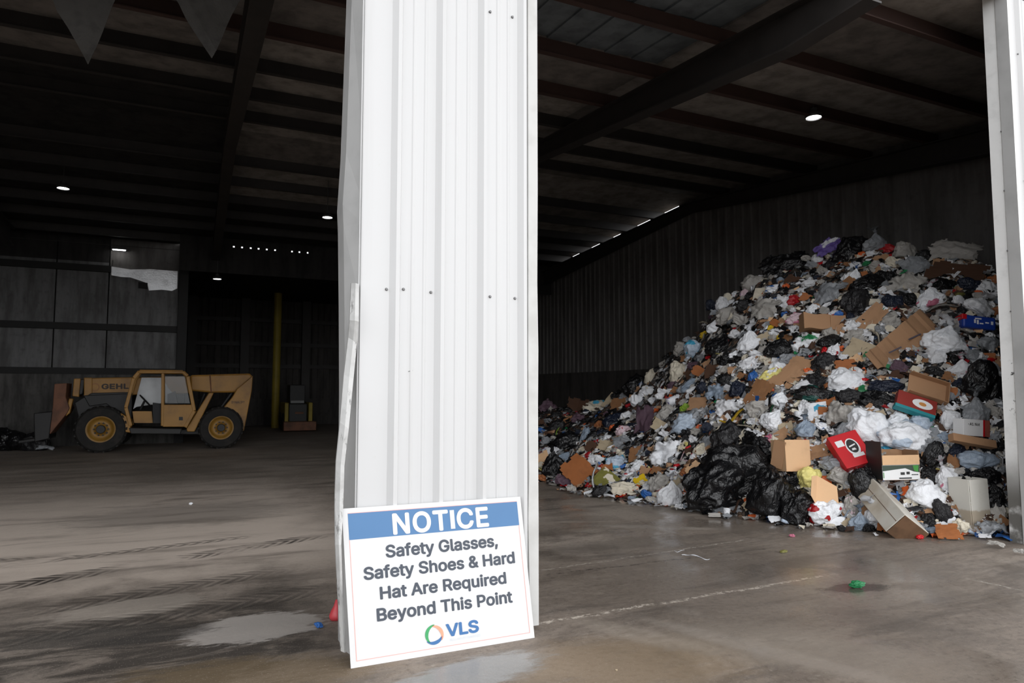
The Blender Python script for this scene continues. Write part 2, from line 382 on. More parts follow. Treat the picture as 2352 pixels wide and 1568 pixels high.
def sheet_y(mb, prof, x, z0, z1, sgn=-1, mi=0):
    n = len(prof); f = lambda zz, t: zz(t) if callable(zz) else zz
    v = [(x + sgn * h, t, f(z0, t)) for t, h in prof] + [(x + sgn * h, t, f(z1, t)) for t, h in prof]
    mb.add(v, [(i, i + 1, i + 1 + n, i + n) for i in range(n - 1)], mi)

# right gable wall: ribbed sheets, a concrete push wall at its foot, five gaps of daylight under the roof
slots = [(1510, 1560), (1449, 1494), (1396, 1426), (1345, 1378), (1316, 1331)]
def slot_y(px):                                         # where the ray through the strip meets the wall
    py = 460 + (1562 - px) * .4816
    return onX(px, py, XW).y
sl = sorted((slot_y(a), slot_y(b)) for a, b in slots)
sl = [tuple(sorted(s)) for s in sl]
GAP = .30
w_r = MB(); sheet_y(w_r, ribs(YF, YA, False), XW, 2.37, lambda t: roof(t) - GAP, -1)
cur = YF
for a, b in sl + [(YA, YA)]:
    if a > cur: sheet_y(w_r, [(t, 0) for t in [cur] + [q for q in (YR,) if cur < q < a] + [a]], XW - .01, lambda t: roof(t) - GAP - .04, lambda t: roof(t) + .02, -1)
    cur = b
wall_right = w_r.build('wall_right', M['wall_dark'], kind='structure')
MB().box((XW - .18, YF, 0), (XW + .05, YA, 2.37)).build('push_wall', M['push_wall'], wall_right, label='dark stained push wall along the foot')
# left wall and annexe
w_l = MB(); sheet_y(w_l, ribs(YF, YA, False), XL, 0, lambda t: roof(t), 1); w_l.build('wall_left', M['wall_black'], kind='structure')
# back wall: light lined part, ending at the dark opening into the annexe
xe = onY(410, 700, 25.2).x
YL = 25.2
back = empty('wall_back', (xe - 3, YL, 0), kind='structure')
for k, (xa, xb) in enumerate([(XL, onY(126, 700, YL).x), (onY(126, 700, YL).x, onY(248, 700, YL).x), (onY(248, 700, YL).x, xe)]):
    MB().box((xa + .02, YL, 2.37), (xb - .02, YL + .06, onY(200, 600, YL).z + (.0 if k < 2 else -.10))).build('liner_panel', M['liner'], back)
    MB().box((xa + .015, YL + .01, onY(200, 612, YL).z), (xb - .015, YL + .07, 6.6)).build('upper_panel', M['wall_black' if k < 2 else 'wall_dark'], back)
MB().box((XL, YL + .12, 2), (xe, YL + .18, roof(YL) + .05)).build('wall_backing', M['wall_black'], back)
MB().box((XL, YL - .12, 0), (xe + .1, YL + .3, 2.30)).build('concrete_footing', M['liner_low'], back)
for (y0, y1, ex) in ((597, 613, onY(252, 700, YL).x), (738, 752, xe), (845, 852, xe)):
    z = onY(0, y0, YL - .1).z
    MB().box((XL, YL - .16, z - .16), (ex, YL + .02, z + .04)).build('wall_girt', M['black_girt'], back)
tz = lambda px, py: (lambda p: (p.x, p.z))(onY(px, py, YL - .03))
MB().prism_y([tz(*q) for q in ((256, 612), (300, 619), (345, 618), (408, 623), (407, 662), (395, 668), (372, 665), (342, 667), (338, 650), (318, 643), (300, 637), (280, 636), (256, 632))], YL - .05, YL - .02).build('foil_patch', M['foil'], back, label='torn silver foil facing, brighter than the wall')
MB().box((tz(260, 600)[0], YL - .03, tz(0, 611)[1]), (tz(408, 600)[0], YL - .01, tz(0, 576)[1])).build('patch_panel', M['wall_dark'], back)
MB().prism_y([tz(*q) for q in ((318, 648), (339, 650), (339, 664), (318, 662))], YL - .09, YL - .05).build('small_hatch', M['wall_black'], back)
MB().box((xe, YL - .3, 0), (xe + .28, YB + .2, 6.6)).build('wall_end_post', M['black_girt'], back)
# header over the opening to the annexe, with a row of small light gaps at its top
YH = 24.1; hd = MB(); zt = onY(620, 573, YH).z
holes = [537, 556, 576, 594, 613, 632, 671, 688, 707]
hd.box((xe, YH, 5.55), (XW, YH + .05, zt - .028))
cx = xe
for h in holes:
    hx = onY(h, 573, YH).x; hd.box((cx, YH, zt - .028), (hx - .028, YH + .05, zt + .028)); cx = hx + .028
hd.box((cx, YH, zt - .028), (XW, YH + .05, zt + .028)); hd.box((xe, YH, zt + .028), (XW, YH + .05, roof(YH) + .1))
hd.build('wall_header', M['wall_black'], kind='structure')
# annexe back wall with girts and posts
ann = empty('wall_annexe', (4, YA, 0), kind='structure')
aw = MB(); sheet_x(aw, ribs(-9, XW, False), YA, 1.3, 6.2, -1); aw.build('sheeting', M['push_wall'], ann)
MB().box((-9, YA - .1, 0), (XW, YA + .1, 1.3)).build('push_wall', M['push_wall'], ann)
for py in (735, 790, 840): z = onY(600, py, YA).z; MB().box((-9, YA - .22, z - .12), (XW, YA - .05, z + .08)).build('wall_girt', M['steel'], ann)
for px in (440, 561, 700): x = onY(px, 800, YA).x; MB().box((x - .2, YA - .5, 0), (x + .2, YA - .1, 6.2)).build('wall_post', M['steel'], ann)
MB().box((xe, YH + .05, 6.2), (XW, YA + .3, 6.26)).box((-9, YB + .06, 6.2), (xe, YA + .3, 6.26)).build('ceiling_annexe', M['wall_black'], kind='structure')
# roof deck in bays, purlins and rafters
ys = [YF] + [YF + .9 + 1.42 * k for k in range(15) if YF + .9 + 1.42 * k < YB - .3] + [YB + .02]
ys = sorted([y for y in ys if abs(y - YH) > .3] + [YR, YH])
ceil = MB(); xs = [XL, -5.0, xe, .55, 6.3, XW]
for i in range(len(ys) - 1):
    for j in range(5):
        if ys[i] >= YH - .01 and xs[j] >= xe - .01: continue          # the main roof ends at the annexe's header
        mi = 2 if (ys[i] < 8.1 and j == 3) else (3 if ys[i] > (11.5 if j < 3 else 19) or j < 1 else 1 if (i + j * 2) % 3 == 0 or j < 3 else 0)  # deep and left bays coloured darker, standing for the shade there
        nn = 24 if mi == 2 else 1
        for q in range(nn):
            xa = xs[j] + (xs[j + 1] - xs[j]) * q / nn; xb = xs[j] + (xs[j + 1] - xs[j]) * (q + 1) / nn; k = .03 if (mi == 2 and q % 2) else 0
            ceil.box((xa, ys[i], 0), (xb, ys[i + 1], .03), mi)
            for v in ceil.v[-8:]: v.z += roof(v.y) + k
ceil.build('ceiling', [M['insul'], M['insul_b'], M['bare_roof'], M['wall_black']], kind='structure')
for y in ys[1:-1]:
    if abs(y - YR) < .3: continue
    b = MB(); z = roof(y); XE = XW if y < YH - .2 else xe
    b.box((XL, y - .004, z - .24), (XE, y + .004, z)); b.box((XL, y, z - .03), (XE, y + .08, z - .012)); b.box((XL, y - .08, z - .25), (XE, y, z - .235))
    b.build('purlin_beam', M['redsteel'] if y < 11 else M['steel'], kind='structure')  # deeper purlins take dark steel, the shade put into their colour
for x in (-5.0, .55, 6.3, XW - .35):
    b = MB(); wd = .12
    for (ya, yb, da, db) in ((YF + .1, YF + 1.2, .60, .74), (YF + 1.2, YR, .74, .50), (YR, YH, .50, .76)):
        for (dx, t0, t1) in ((.008, 0, 1), (wd, .97, 1.0), (wd, 0, .03)):
            v = []
            for yy, dd in ((ya, da), (yb, db)):
                top = roof(yy) - .25; bot = top - dd + .25
                lo, hi = (bot, top) if t0 == 0 and t1 == 1 else ((bot - .012, bot + .012) if t0 == 0 else (top - .02, top))
                v += [(x - dx, yy, lo), (x + dx, yy, lo), (x + dx, yy, hi), (x - dx, yy, hi)]
            b.add(v, [(0, 1, 2, 3), (7, 6, 5, 4), (0, 4, 5, 1), (1, 5, 6, 2), (2, 6, 7, 3), (3, 7, 4, 0)])
    b.build('rafter_beam', M['steel'], kind='structure')

# front wall: the pillar between the doorways, the right jamb, the rest outside the frame
DOORH = 6.3
XP0, XP1 = .974, 2.286
XJ = onY(2333, 500, YF).x
JD = onX(2279, 450, XJ).y - YF
pillar = empty('pillar', ((XP0 + XP1) / 2, YF, 0), kind='structure')
pw = MB(); prof = ribs(XP0, XP1, True, .32, 1.232)
sheet_x(pw, prof, YF, .02, 6.35, -1); pw.build('corrugated_panel', M['white_metal'], pillar)
MB().box((XP0 + .03, YF + .02, 0), (XP1 - .03, YF + .34, 6.3)).build('column_core', M['steel'], pillar)
# corner trim by the right doorway, slightly buckled
ct = MB(); zz = [0.03, .4, .75, 1.1, 1.6, 2.0, 2.5, 3.2, 4.2, 6.35]
def wavy(z, k): return .012 * noise.noise(Vector((z * 2.1, k, 0))) * (1 if z < 2.6 else .25)
for i in range(len(zz) - 1):
    v = []
    for z in (zz[i], zz[i + 1]):
        a = wavy(z, 1); c = wavy(z, 7)
        v += [(XP1 - .075 + a, YF - .006, z), (XP1 - .07 + a, YF - .036, z), (XP1 + .005 + c, YF - .04, z), (XP1 + .012 + c, YF + .33, z)]
    ct.add(v, [(0, 1, 5, 4), (1, 2, 6, 5), (2, 3, 7, 6)])
ct.build('corner_trim', M['trim_clean'], pillar)
# left return flashing, dented out of line (profile traced in metres)
lf = MB(); back_edge = [(-30, 809), (0, 808), (350, 795), (470, 787), (520, 789), (700, 791), (900, 792), (1100, 790), (1300, 789), (1490, 790)]
rows = []
for py, px in back_edge:
    b = onY(px, py, YF + .16); rows.append((b.x, b.z))
rows = [(rows[0][0] - .0, 6.3)] + rows + [(rows[-1][0], 0.0)]
for i in range(len(rows) - 1):
    (xa, za), (xb, zb) = rows[i], rows[i + 1]
    za, zb = max(za, 0), max(zb, 0)
    lf.add([(xa, YF + .16, za), (XP0 + .012, YF - .012, za), (XP0 + .012, YF - .012, zb), (xb, YF + .16, zb)], [(0, 1, 2, 3)])
    lf.add([(xa, YF + .16, za), (xa, YF + .36, za), (xb, YF + .36, zb), (xb, YF + .16, zb)], [(0, 1, 2, 3)])
lf.build('return_flashing', M['grey_trim'], pillar)
bt = MB(); path = [((807, 650), (824, 652)), ((803, 735), (824, 738)), ((800, 775), (820, 790)), ((790, 860), (812, 870)), ((781, 970), (801, 985)), ((772, 1060), (791, 1070)), ((769, 1150), (789, 1152)), ((770, 1250), (784, 1250)), ((776, 1370), (788, 1370)), ((783, 1495), (796, 1497))]
pts = []
for k, (l, r) in enumerate(path):
    yy = YF - .015 - .05 * (k % 3 == 1) - .03 * (k > 4); a = onY(*l, yy); b = onY(*r, yy - .02); m_ = (a + b) / 2 + Vector((0, -.018, 0)); pts.append((a, m_, b))
for i in range(len(pts) - 1):
    a, b = pts[i], pts[i + 1]; bt.add([*a, *b], [(0, 1, 4, 3), (1, 2, 5, 4)])
    bk = Vector((0, .02, 0)); bt.add([a[0], a[2], b[0], b[2], a[0] + bk, a[2] + bk, b[0] + bk, b[2] + bk], [(0, 2, 6, 4), (1, 5, 7, 3), (4, 6, 7, 5)])
bt.build('bent_edge_trim', M['trim'], pillar, label='bent and scuffed strip of edge trim')
for (px, py) in ((888, 664), (927, 664), (990, 671), (1126, 681), (1183, 685), (1126, 27), (1177, 39)):
    p = onY(px, py, YF - .004); MB().lathe((p.x, YF, p.z), [(0, -.012), (.008, -.011), (.011, -.003), (.011, .0)], 'Y', 8).build('screw', M['screw'], pillar)
p = onY(938, 854, YF - .003); MB().obox(p, Vector((.03, 0, .008)), Vector((0, .002, 0)), Vector((0, 0, .006))).build('scratch', M['screw'], pillar)

wf = empty('wall_front', (XJ + 2, YF, 0), kind='structure')
jp = MB(); sheet_x(jp, ribs(XJ + .05, 14.5, True, .305, XJ + .2), YF - .02, 0.02, 6.5, -1); jp.build('corrugated_panel', M['white_metal'], wf)
jb = MB(); zz = [0, .5, .9, 1.3, 1.8, 2.6, 4.0, 6.4]
for i in range(len(zz) - 1):
    v = []
    for z in (zz[i], zz[i + 1]):
        a = .02 * noise.noise(Vector((z * 1.7, 3, 0))) * (z < 2.7)
        v += [(XJ + .05, YF - .03, z), (XJ + a * .5, YF - .03, z), (XJ + a * .5, YF + .10, z), (XJ + .012 + a, YF + .115, z), (XJ + a, YF + JD, z), (XJ + .2, YF + JD, z)]
    jb.add(v, [(k, k + 1, k + 7, k + 6) for k in range(5)])
jb.mi = [1 if k % 5 == 1 else 0 for k in range(len(jb.f))]; jb.build('door_jamb', [M['jamb'], M['grey_trim']], wf)
for z in (1.9, 2.6, 3.3, 4.0, 4.7): MB().lathe((XJ - .002, YF + .105, z), [(0, -.004), (.009, 0), (.009, .006)], 'X', 8).build('screw', M['screw'], wf)
for (px, z) in ((2342, 5.6), (2344, 4.1), (2346, 3.3)): MB().lathe((XJ + .16, YF - .028, z), [(0, -.012), (.010, -.008), (.010, 0)], 'Y', 8).build('screw', M['screw'], wf)
MB().box((XJ + .06, YF + .02, 0), (XW, YF + .12, 6.4)).build('inner_sheeting', M['wall_black'], wf)
hdr = MB(); sheet_x(hdr, ribs(-8.7, 14.5, False), YF - .02, DOORH, 6.55, -1); hdr.box((-8.7, YF + .01, DOORH), (14.5, YF + .08, 6.4)); hdr.build('door_header', M['white_metal'], wf)
wl = MB(); sheet_x(wl, ribs(-14, -8.6, True), YF - .02, 0, 6.5, -1); wl.box((-14, YF + .01, 0), (-8.6, YF + .1, 6.5)); wl.build('wall_front', M['white_metal'], kind='structure')

# ---------------------------------------------------------------- SIGN
SB = [onZ(806, 1535), onZ(1228, 1464)]                  # bottom corners on the floor
yt = YF - .045
STL, STR = onY(785, 1168, yt), onY(1195, 1140, yt)
SN = (STR - STL).cross(SB[0] - STL).normalized()
if SN.dot(VIEW) > 0: SN = -SN
def S(u, v, o=0.0):
    a = STL.lerp(STR, u); b = SB[0].lerp(SB[1], u); return a.lerp(b, v) + SN * o
M['sign_white'] = simple('sign_white', (.68, .68, .68), .45, dirt=.04)
M['sign_blue'] = simple('sign_blue', lin('#4b78a6'), .45, dirt=.06)
M['sign_ink'] = simple('sign_ink', lin('#434a55'), .5, dirt=.05)
M['sign_red'] = simple('sign_red_line', lin('#e8a9a0'), .5, dirt=.05)
M['logo_blue'] = simple('logo_blue', lin('#3a6ca2'), .5, dirt=.05)
M['logo_green'] = simple('logo_green', lin('#3f9f62'), .5, dirt=.05)
M['logo_orange'] = simple('logo_orange', lin('#f2a184'), .5, dirt=.05)
M['logo_pale'] = simple('logo_pale', lin('#d5dbe2'), .5, dirt=.05)
sign = empty('notice_sign', S(.5, 1), label='white and blue NOTICE safety sign leaning against the corrugated pillar', cat='sign')
sb = MB(); sb.add([S(0, 0), S(1, 0), S(1, 1), S(0, 1), S(0, 0, -.012), S(1, 0, -.012), S(1, 1, -.012), S(0, 1, -.012)], [(0, 3, 2, 1), (4, 5, 6, 7), (0, 1, 5, 4), (1, 2, 6, 5), (2, 3, 7, 6), (3, 0, 4, 7)])
sb.build('board', M['sign_white'], sign)
def srect(mb, u0, v0, u1, v1, o=.0015, m=8):
    for i in range(m):
        a, b = u0 + (u1 - u0) * i / m, u0 + (u1 - u0) * (i + 1) / m
        mb.add([S(a, v0, o), S(b, v0, o), S(b, v1, o), S(a, v1, o)], [(0, 3, 2, 1)])
h = MB(); srect(h, .028, .035, .975, .205); h.build('header_band', M['sign_blue'], sign)
bl = MB(); tw = .0028
srect(bl, .028, .958, .975, .958 + tw * 1.3); srect(bl, .028, .205, .028 + tw, .96); srect(bl, .972, .205, .972 + tw, .96); srect(bl, .028, .031, .975, .0345)
bl.build('border_line', M['sign_red'], sign)
def sline(body, u0, u1, vt, vb, mat, off=0.0, o=.003, name='lettering', sp=1.0):
    vv, ff = text_geo(body, off, sp); mb = MB()
    mb.add([S(u0 + (u1 - u0) * x, vb - (vb - vt) * y / CAP, o) for x, y in vv], ff); mb.build(name, mat, sign)
sline('NOT', .254, .560, .061, .190, M['sign_white'], .026, sp=1.06); sline('CE', .607, .793, .061, .190, M['sign_white'], .026, sp=1.06)
_i = MB(); srect(_i, .5705, .061, .5955, .190, .003, 1); _i.build('lettering', M['sign_white'], sign)
sline('Safety Glasses,', .208, .834, .262, .338, M['sign_ink'], .025)
sline('Safety Shoes & Hard', .089, .927, .391, .466, M['sign_ink'], .025)
sline('Hat Are Required', .165, .864, .526, .600, M['sign_ink'], .025)
sline('Beyond This Point', .142, .890, .660, .735, M['sign_ink'], .025)
sline('VLS', .497, .680, .822, .897, M['logo_blue'], .030)
sline('RECOVERY SERVICES', .515, .686, .915, .931, M['logo_pale'], .0, name='small_lettering')
for nm, mt, a0, a1 in (('logo_swirl', 'logo_orange', -40, 100), ('logo_swirl', 'logo_green', 85, 235), ('logo_swirl', 'logo_blue', 215, 345)):
    mb = MB(); N_ = 28; row = []
    for i in range(N_ + 1):
        t = i / N_; a = math.radians(a0 + (a1 - a0) * t); th = .34 * math.sin(math.pi * min(1, t * .8 + .1)) ; ro = 1.0 - .10 * t; ri = ro - th
        row.append((S(.432 + .052 * ro * math.cos(a), .874 - .066 * ro * math.sin(a), .003), S(.432 + .052 * ri * math.cos(a), .874 - .066 * ri * math.sin(a), .003)))
    for i in range(N_): mb.add([row[i][0], row[i + 1][0], row[i + 1][1], row[i][1]], [(0, 1, 2, 3)])
    mb.build(nm, M[mt], sign)

# ---------------------------------------------------------------- LAMPS
M['lamp_glow'] = emit('lamp_glow', (1, 1, 1), 14); M['lamp_body'] = simple('lamp_housing', (.05, .05, .05), .5)
for (px, py, d, lb) in ((145, 433, 16, 'round ceiling lamp glowing high above the telehandler boom'), (752, 500, 17.5, 'round ceiling lamp glowing close beside the bent pillar flashing'),
                        (499, 641, 22.0, 'small distant ceiling lamp glowing above the telehandler cab'), (1869, 271, 11.8, 'round ceiling lamp glowing above the waste heap')):
    p = at(px, py, d); t = empty('high_bay_lamp', p, label=lb, cat='lamp', group='round ceiling lamps')
    MB().lathe(p, [(.0, .012), (.11, .012), (.125, .02)], 'Z', 24).build('lamp_lens', M['lamp_glow'], t)
    MB().lathe(p, [(.127, .0), (.14, .03), (.13, .07), (.07, .10), (.06, .17), (.0, .18)], 'Z', 24).build('lamp_housing', M['lamp_body'], t)
    MB().tube(p + Vector((0, 0, .17)), (p.x, p.y, roof(p.y) - .02), .008, 6).build('hanging_rod', M['lamp_body'], t)
p = onY(272, 573, YL - .25)
t = empty('gap_glow', p, label='slim glowing strip standing for a daylight gap atop the grey back wall', cat='lamp')  # glowing strip added in place of a gap to daylight
MB().box((p.x - .16, p.y - .03, p.z - .02), (p.x + .2, p.y + .03, p.z + .0)).build('glow_strip', M['lamp_glow'], t)
MB().box((p.x - .2, p.y - .05, p.z), (p.x + .24, p.y + .25, p.z + .05)).build('lamp_housing', M['lamp_body'], t)  # made-up housing, the gap itself has none

# hanging torn insulation under the roof
def hang(poly, Y, seed, name, label, depth=.03):
    bm = bmesh.new(); N_ = 14; vs_ = []
    a, b, c = [onY(*q, Y) for q in poly]                # two upper corners, lower tip
    for i in range(N_ + 1):
        row = []
        for j in range(N_ + 1 - i):
            u, v = j / N_, i / N_; p = a * (1 - u - v) + b * u + c * v
            q = noise.noise(Vector((p.x * 2.2, p.z * 2.2, seed)))
            p = p + Vector((.10 * noise.noise(Vector((p.z * 5, seed, 3))) * (1 - v) * (1 if j == 0 else 0), .22 * q + .25 * v * v, 0)); row.append(bm.verts.new(p))
        vs_.append(row)
    for i in range(N_):
        for j in range(N_ - i):
            bm.faces.new((vs_[i][j], vs_[i][j + 1], vs_[i + 1][j]))
            if j < N_ - i - 1: bm.faces.new((vs_[i][j + 1], vs_[i + 1][j + 1], vs_[i + 1][j]))
    bmesh.ops.solidify(bm, geom=bm.faces[:], thickness=depth)
    mb = MB(); bm.verts.index_update(); mb.add([v.co for v in bm.verts], [[v.index for v in f.verts] for f in bm.faces]); bm.free()
    return mb.build(name, M['insul_hang'], label=label, cat='insulation')
hang(((40, -150), (360, -190), (195, 126)), 7.4, 1, 'insulation_sheet', 'torn pale insulation hanging from the roof, the one nearer the lamp above the telehandler')
hang(((330, -120), (640, -160), (488, 104)), 7.0, 2, 'insulation_sheet', 'torn pale insulation hanging from the roof, the one nearer the pillar')
a, b = at(1790, 8, 9.6), at(1862, 60, 9.2)
mb = MB(); mb.obox(a, b - a, UP * .16 + VIEW * .25, RIGHT * .10 + UP * .12); mb.build('insulation_batt', simple('yellowed_insulation', (.16, .13, .09), .9, bump=.6), label='yellowed insulation batt sagging from the roof over the right doorway', cat='insulation')

# ---------------------------------------------------------------- TELEHANDLER
M['th_yellow'] = simple('telehandler_yellow', (.38, .185, .026), .5, dirt=.55, scale=1.6, dcol=(.12, .055, .014))
M['th_rim'] = simple('rim_yellow', (.30, .155, .022), .5, dirt=.5, scale=4)
M['rust'] = simple('rusted_plate', (.20, .085, .045), .7, dirt=.7, scale=3, dcol=(.06, .03, .02))
M['tyre'] = simple('muddy_rubber', (.014, .013, .012), .85, dirt=.6, scale=5, dcol=(.035, .03, .026))
M['black'] = simple('black_steel', (.009, .0085, .0085), .55, dirt=.3)
M['seat'] = simple('black_seat', (.02, .02, .022), .7)
M['dark_ink'] = simple('dark_lettering', (.04, .025, .015), .6)
def m_glass(name, col, a):
    n = NT(name); n.fin(col, .15); n.b.inputs['Alpha'].default_value = a; return n.mat
M['glass'] = m_glass('dusty_glass', (.30, .32, .33), .30)
M['glass_pale'] = simple('lit_dusty_glass', (.55, .57, .58), .4, dirt=.6, scale=1.5)  # opaque pane, light on the dirty glass put into its pale colour
YN = 21.9
def P(px, py, Y=None): q = onY(px, py, Y or YN); return q
def pp(pts, Y=None): return quad_px(pts, Y or YN)
th = empty('telehandler', P(370, 1034), label='yellow telehandler with an open cab parked along the grey back wall', cat='telehandler')
def part(pts, y0, y1, name, mat, parent=th, bevel=.02, **kw): return MB().prism_y(pp(pts), YN + y0, YN + y1).build(name, mat, parent, bevel=bevel, **kw)
# wheels
def wheel(px, py, rpx, y0, flip=1):
    c = P(px, py); r = (P(px, py - rpx) - P(px, py)).length; w = .42; r = min(r, c.z) if y0 == 0 else r; c = Vector((c.x, YN + y0, c.z if y0 == 0 else r))
    c.z = r
    mb = MB(); mb.lathe(c, [(.55 * r, .02), (.62 * r, .0), (.90 * r, .02), (.97 * r, .07), (.985 * r, w / 2), (.97 * r, w - .07), (.90 * r, w - .02), (.6 * r, w), (.55 * r, w - .02)], 'Y', 40)
    for k in range(22):                                  # chevron lugs
        a = 2 * math.pi * k / 22
        for s in (0, 1):
            a2 = a + s * math.pi / 22; er = Vector((math.cos(a2), 0, math.sin(a2))); et = Vector((-math.sin(a2), 0, math.cos(a2)))
            o = c + er * (.95 * r) + Vector((0, .0 if s == 0 else w * .48, 0)) - et * .03
            mb.obox(o, et * .055, Vector((0, w * .52, 0)) + et * (.10 if s == 0 else -.10), er * (.055 * r))
    wh = mb.build('wheel', M['tyre'], th)
    rm = MB(); rm.lathe(c, [(0, .10), (.20 * r, .10), (.22 * r, .13), (.40 * r, .16), (.47 * r, .05), (.56 * r, .015), (.60 * r, .03), (.56 * r, .05)], 'Y', 36); rm.build('rim', M['th_rim'], wh, smooth=True)
    hb = MB(); hb.lathe(c, [(0, .0), (.16 * r, .0), (.18 * r, .03), (.18 * r, .12)], 'Y', 20)
    hb.build('hub', M['black'], wh)
    for k in range(10):
        a = 2 * math.pi * k / 10; q = c + Vector((math.cos(a), 0, math.sin(a))) * .27 * r
        MB().lathe(q + Vector((0, .10, 0)), [(0, -.03), (.035 * r, -.03), (.035 * r, .05)], 'Y', 6).build('wheel_nut', M['black'], wh)
wheel(231, 984, 53.5, 0); wheel(508, 985, 48, .05)
wheel(236, 984, 53.5, 1.85); wheel(512, 985, 48, 1.85)
# chassis
part([(165, 925), (205, 902), (300, 900), (300, 985), (425, 988), (470, 960), (560, 950), (560, 985), (470, 1000), (300, 998), (180, 985)], .48, 1.75, 'chassis', M['black'])
part([(296, 982), (418, 984), (414, 997), (300, 996)], -.02, .45, 'side_step', M['black'], label='black side step under the cab')
part([(186, 908), (300, 903), (300, 985), (270, 950), (240, 928), (200, 934)], .44, 1.0, 'engine_cover', M['black'])
part([(276, 948), (300, 962), (300, 994), (288, 992)], .05, .5, 'front_gusset', M['th_yellow'])
# boom
part([(186, 867), (439, 862), (439, 903), (186, 911)], .75, 1.35, 'boom', M['th_yellow'], bevel=.03)
o2 = part([(437, 860), (578, 856), (585, 864), (583, 884), (575, 901), (486, 902), (437, 897)], .68, 1.42, 'boom_sleeve', M['th_yellow'], bevel=.05)
part([(184, 866), (204, 866), (204, 912), (184, 912)], .70, 1.40, 'boom_collar', M['th_yellow'])
part([(482, 860), (485, 860), (488, 902), (485, 902)], .66, 1.44, 'boom_band', M['rust'])
part([(160, 868), (176, 868), (172, 912), (156, 910)], .72, 1.38, 'boom_head', M['th_yellow'])
part([(174, 870), (186, 870), (180, 905), (170, 908)], .78, 1.32, 'boom_neck', M['black'])
# rear tower, struts, cylinder
part([(546, 893), (583, 862), (580, 898), (571, 945), (562, 990), (554, 990), (549, 965), (541, 948), (528, 940), (514, 937), (535, 912)], .30, .62, 'rear_tower', M['th_yellow'], bevel=.02)
part([(546, 893), (583, 862), (580, 898), (571, 945), (562, 990), (554, 990), (549, 965), (541, 948), (528, 940), (514, 937), (535, 912)], 1.5, 1.8, 'rear_tower', M['th_yellow'], bevel=.02)
part([(562, 902), (580, 902), (568, 965), (558, 965)], .6, 1.5, 'counterweight', M['th_yellow'])
part([(480, 902), (492, 902), (447, 992), (430, 992), (428, 985)], .25, .50, 'side_strut', M['th_yellow'])
part([(446, 944), (466, 944), (440, 990), (430, 984)], .45, .60, 'fender_plate', M['th_yellow'])
MB().tube(P(543, 893) + Vector((0, .95, 0)), P(505, 945) + Vector((0, .95, 0)), .07, 12).build('lift_cylinder', M['black'], th)
MB().tube(P(470, 905) + Vector((0, .8, 0)), P(452, 950) + Vector((0, .8, 0)), .05, 10).build('hydraulic_hose', M['black'], th)
# front carriage and forks
part([(116, 881), (146, 879), (143, 912), (152, 938), (146, 950), (106, 1000), (101, 990), (112, 936)], .55, 1.45, 'carriage_plate', M['rust'], label='rusted carriage plate at the boom tip')
part([(150, 915), (160, 916), (152, 950), (142, 958)], .6, .8, 'tilt_link', M['th_yellow'])
part([(68, 950), (112, 946), (104, 1010), (70, 1018)], .5, 1.6, 'grapple_frame', M['black'])
for y0 in (.55, 1.3):
    part([(30, 1015), (104, 1004), (106, 1012), (30, 1022)], y0, y0 + .14, 'fork_tine', M['black'])
# cab: frame bars with the door opening and the rear window, interior, lower panel
cab_out = [(320, 853), (420, 854), (431, 864), (446, 943), (425, 981), (300, 978), (289, 936), (307, 868)]
cab = empty('cab', P(370, 980)); cab.parent = th; cab.location = P(370, 980) - wloc(th)
def bar(p, q, wpx, y0, y1, nm='cab_post', m='th_yellow'):
    (xa, ya), (xb, yb) = p, q; L = math.hypot(xb - xa, yb - ya); nx, ny = -(yb - ya) / L * wpx / 2, (xb - xa) / L * wpx / 2
    part([(xa + nx, ya + ny), (xb + nx, yb + ny), (xb - nx, yb - ny), (xa - nx, ya - ny)], y0, y1, nm, M[m], cab, bevel=.015)
for (y0, y1) in ((.0, .10), (.60, .68)):
    for i in range(len(cab_out)):
        if i in (4,): continue
        bar(cab_out[i], cab_out[(i + 1) % len(cab_out)], 8.5, y0, y1)
    bar((374, 856), (373, 978), 7, y0, y1, 'cab_post')
MB().prism_y(pp([(316, 851), (422, 852), (433, 862), (428, 866), (420, 858), (318, 857)]), YN - .02, YN + .70).build('cab_roof', M['th_yellow'], cab, bevel=.02)
MB().prism_y(pp([(374, 929), (443, 929), (444, 944), (424, 980), (374, 980)]), YN + .005, YN + .095).build('cab_door', M['th_yellow'], cab, bevel=.015)
MB().prism_y(pp([(411, 957), (420, 957), (420, 965), (411, 965)]), YN - .012, YN + .02).build('door_latch', M['black'], cab)
MB().prism_y(pp([(379, 864), (424, 864), (436, 926), (379, 926)]), YN + .03, YN + .05).build('cab_window', M['glass'], cab)
MB().prism_y(pp([(322, 866), (372, 866), (384, 890), (398, 905), (386, 924), (310, 935), (302, 940)]), YN + .63, YN + .645).build('far_window', M['glass_pale'], cab, label='pale dusty far window of the cab, light on its glass painted in')
MB().prism_y(pp([(302, 945), (347, 945), (350, 972), (306, 972)]), YN + .30, YN + .6).build('cab_floor_box', M['th_yellow'], cab)
MB().prism_y(pp([(350, 925), (371, 928), (371, 972), (351, 972)]), YN + .15, YN + .58).build('cab_seat', M['seat'], cab)
MB().prism_y(pp([(384, 905), (402, 898), (408, 928), (384, 928)]), YN + .2, YN + .58).build('seat_backrest', M['seat'], cab)
sw = MB(); c = P(333, 919, YN + .36)
N_ = 20; ax = Vector((.75, 0, .66)).normalized(); e1 = Vector((0, 1, 0)); e2 = ax.cross(e1)
rp = [c + (e1 * math.cos(t) + e2 * math.sin(t)) * .2 for t in (2 * math.pi * i / N_ for i in range(N_))]
for i in range(N_): sw.tube(rp[i], rp[(i + 1) % N_], .016, 6)
sw.tube(c, P(322, 940, YN + .36), .03, 8); sw.build('steering_wheel', M['black'], cab)
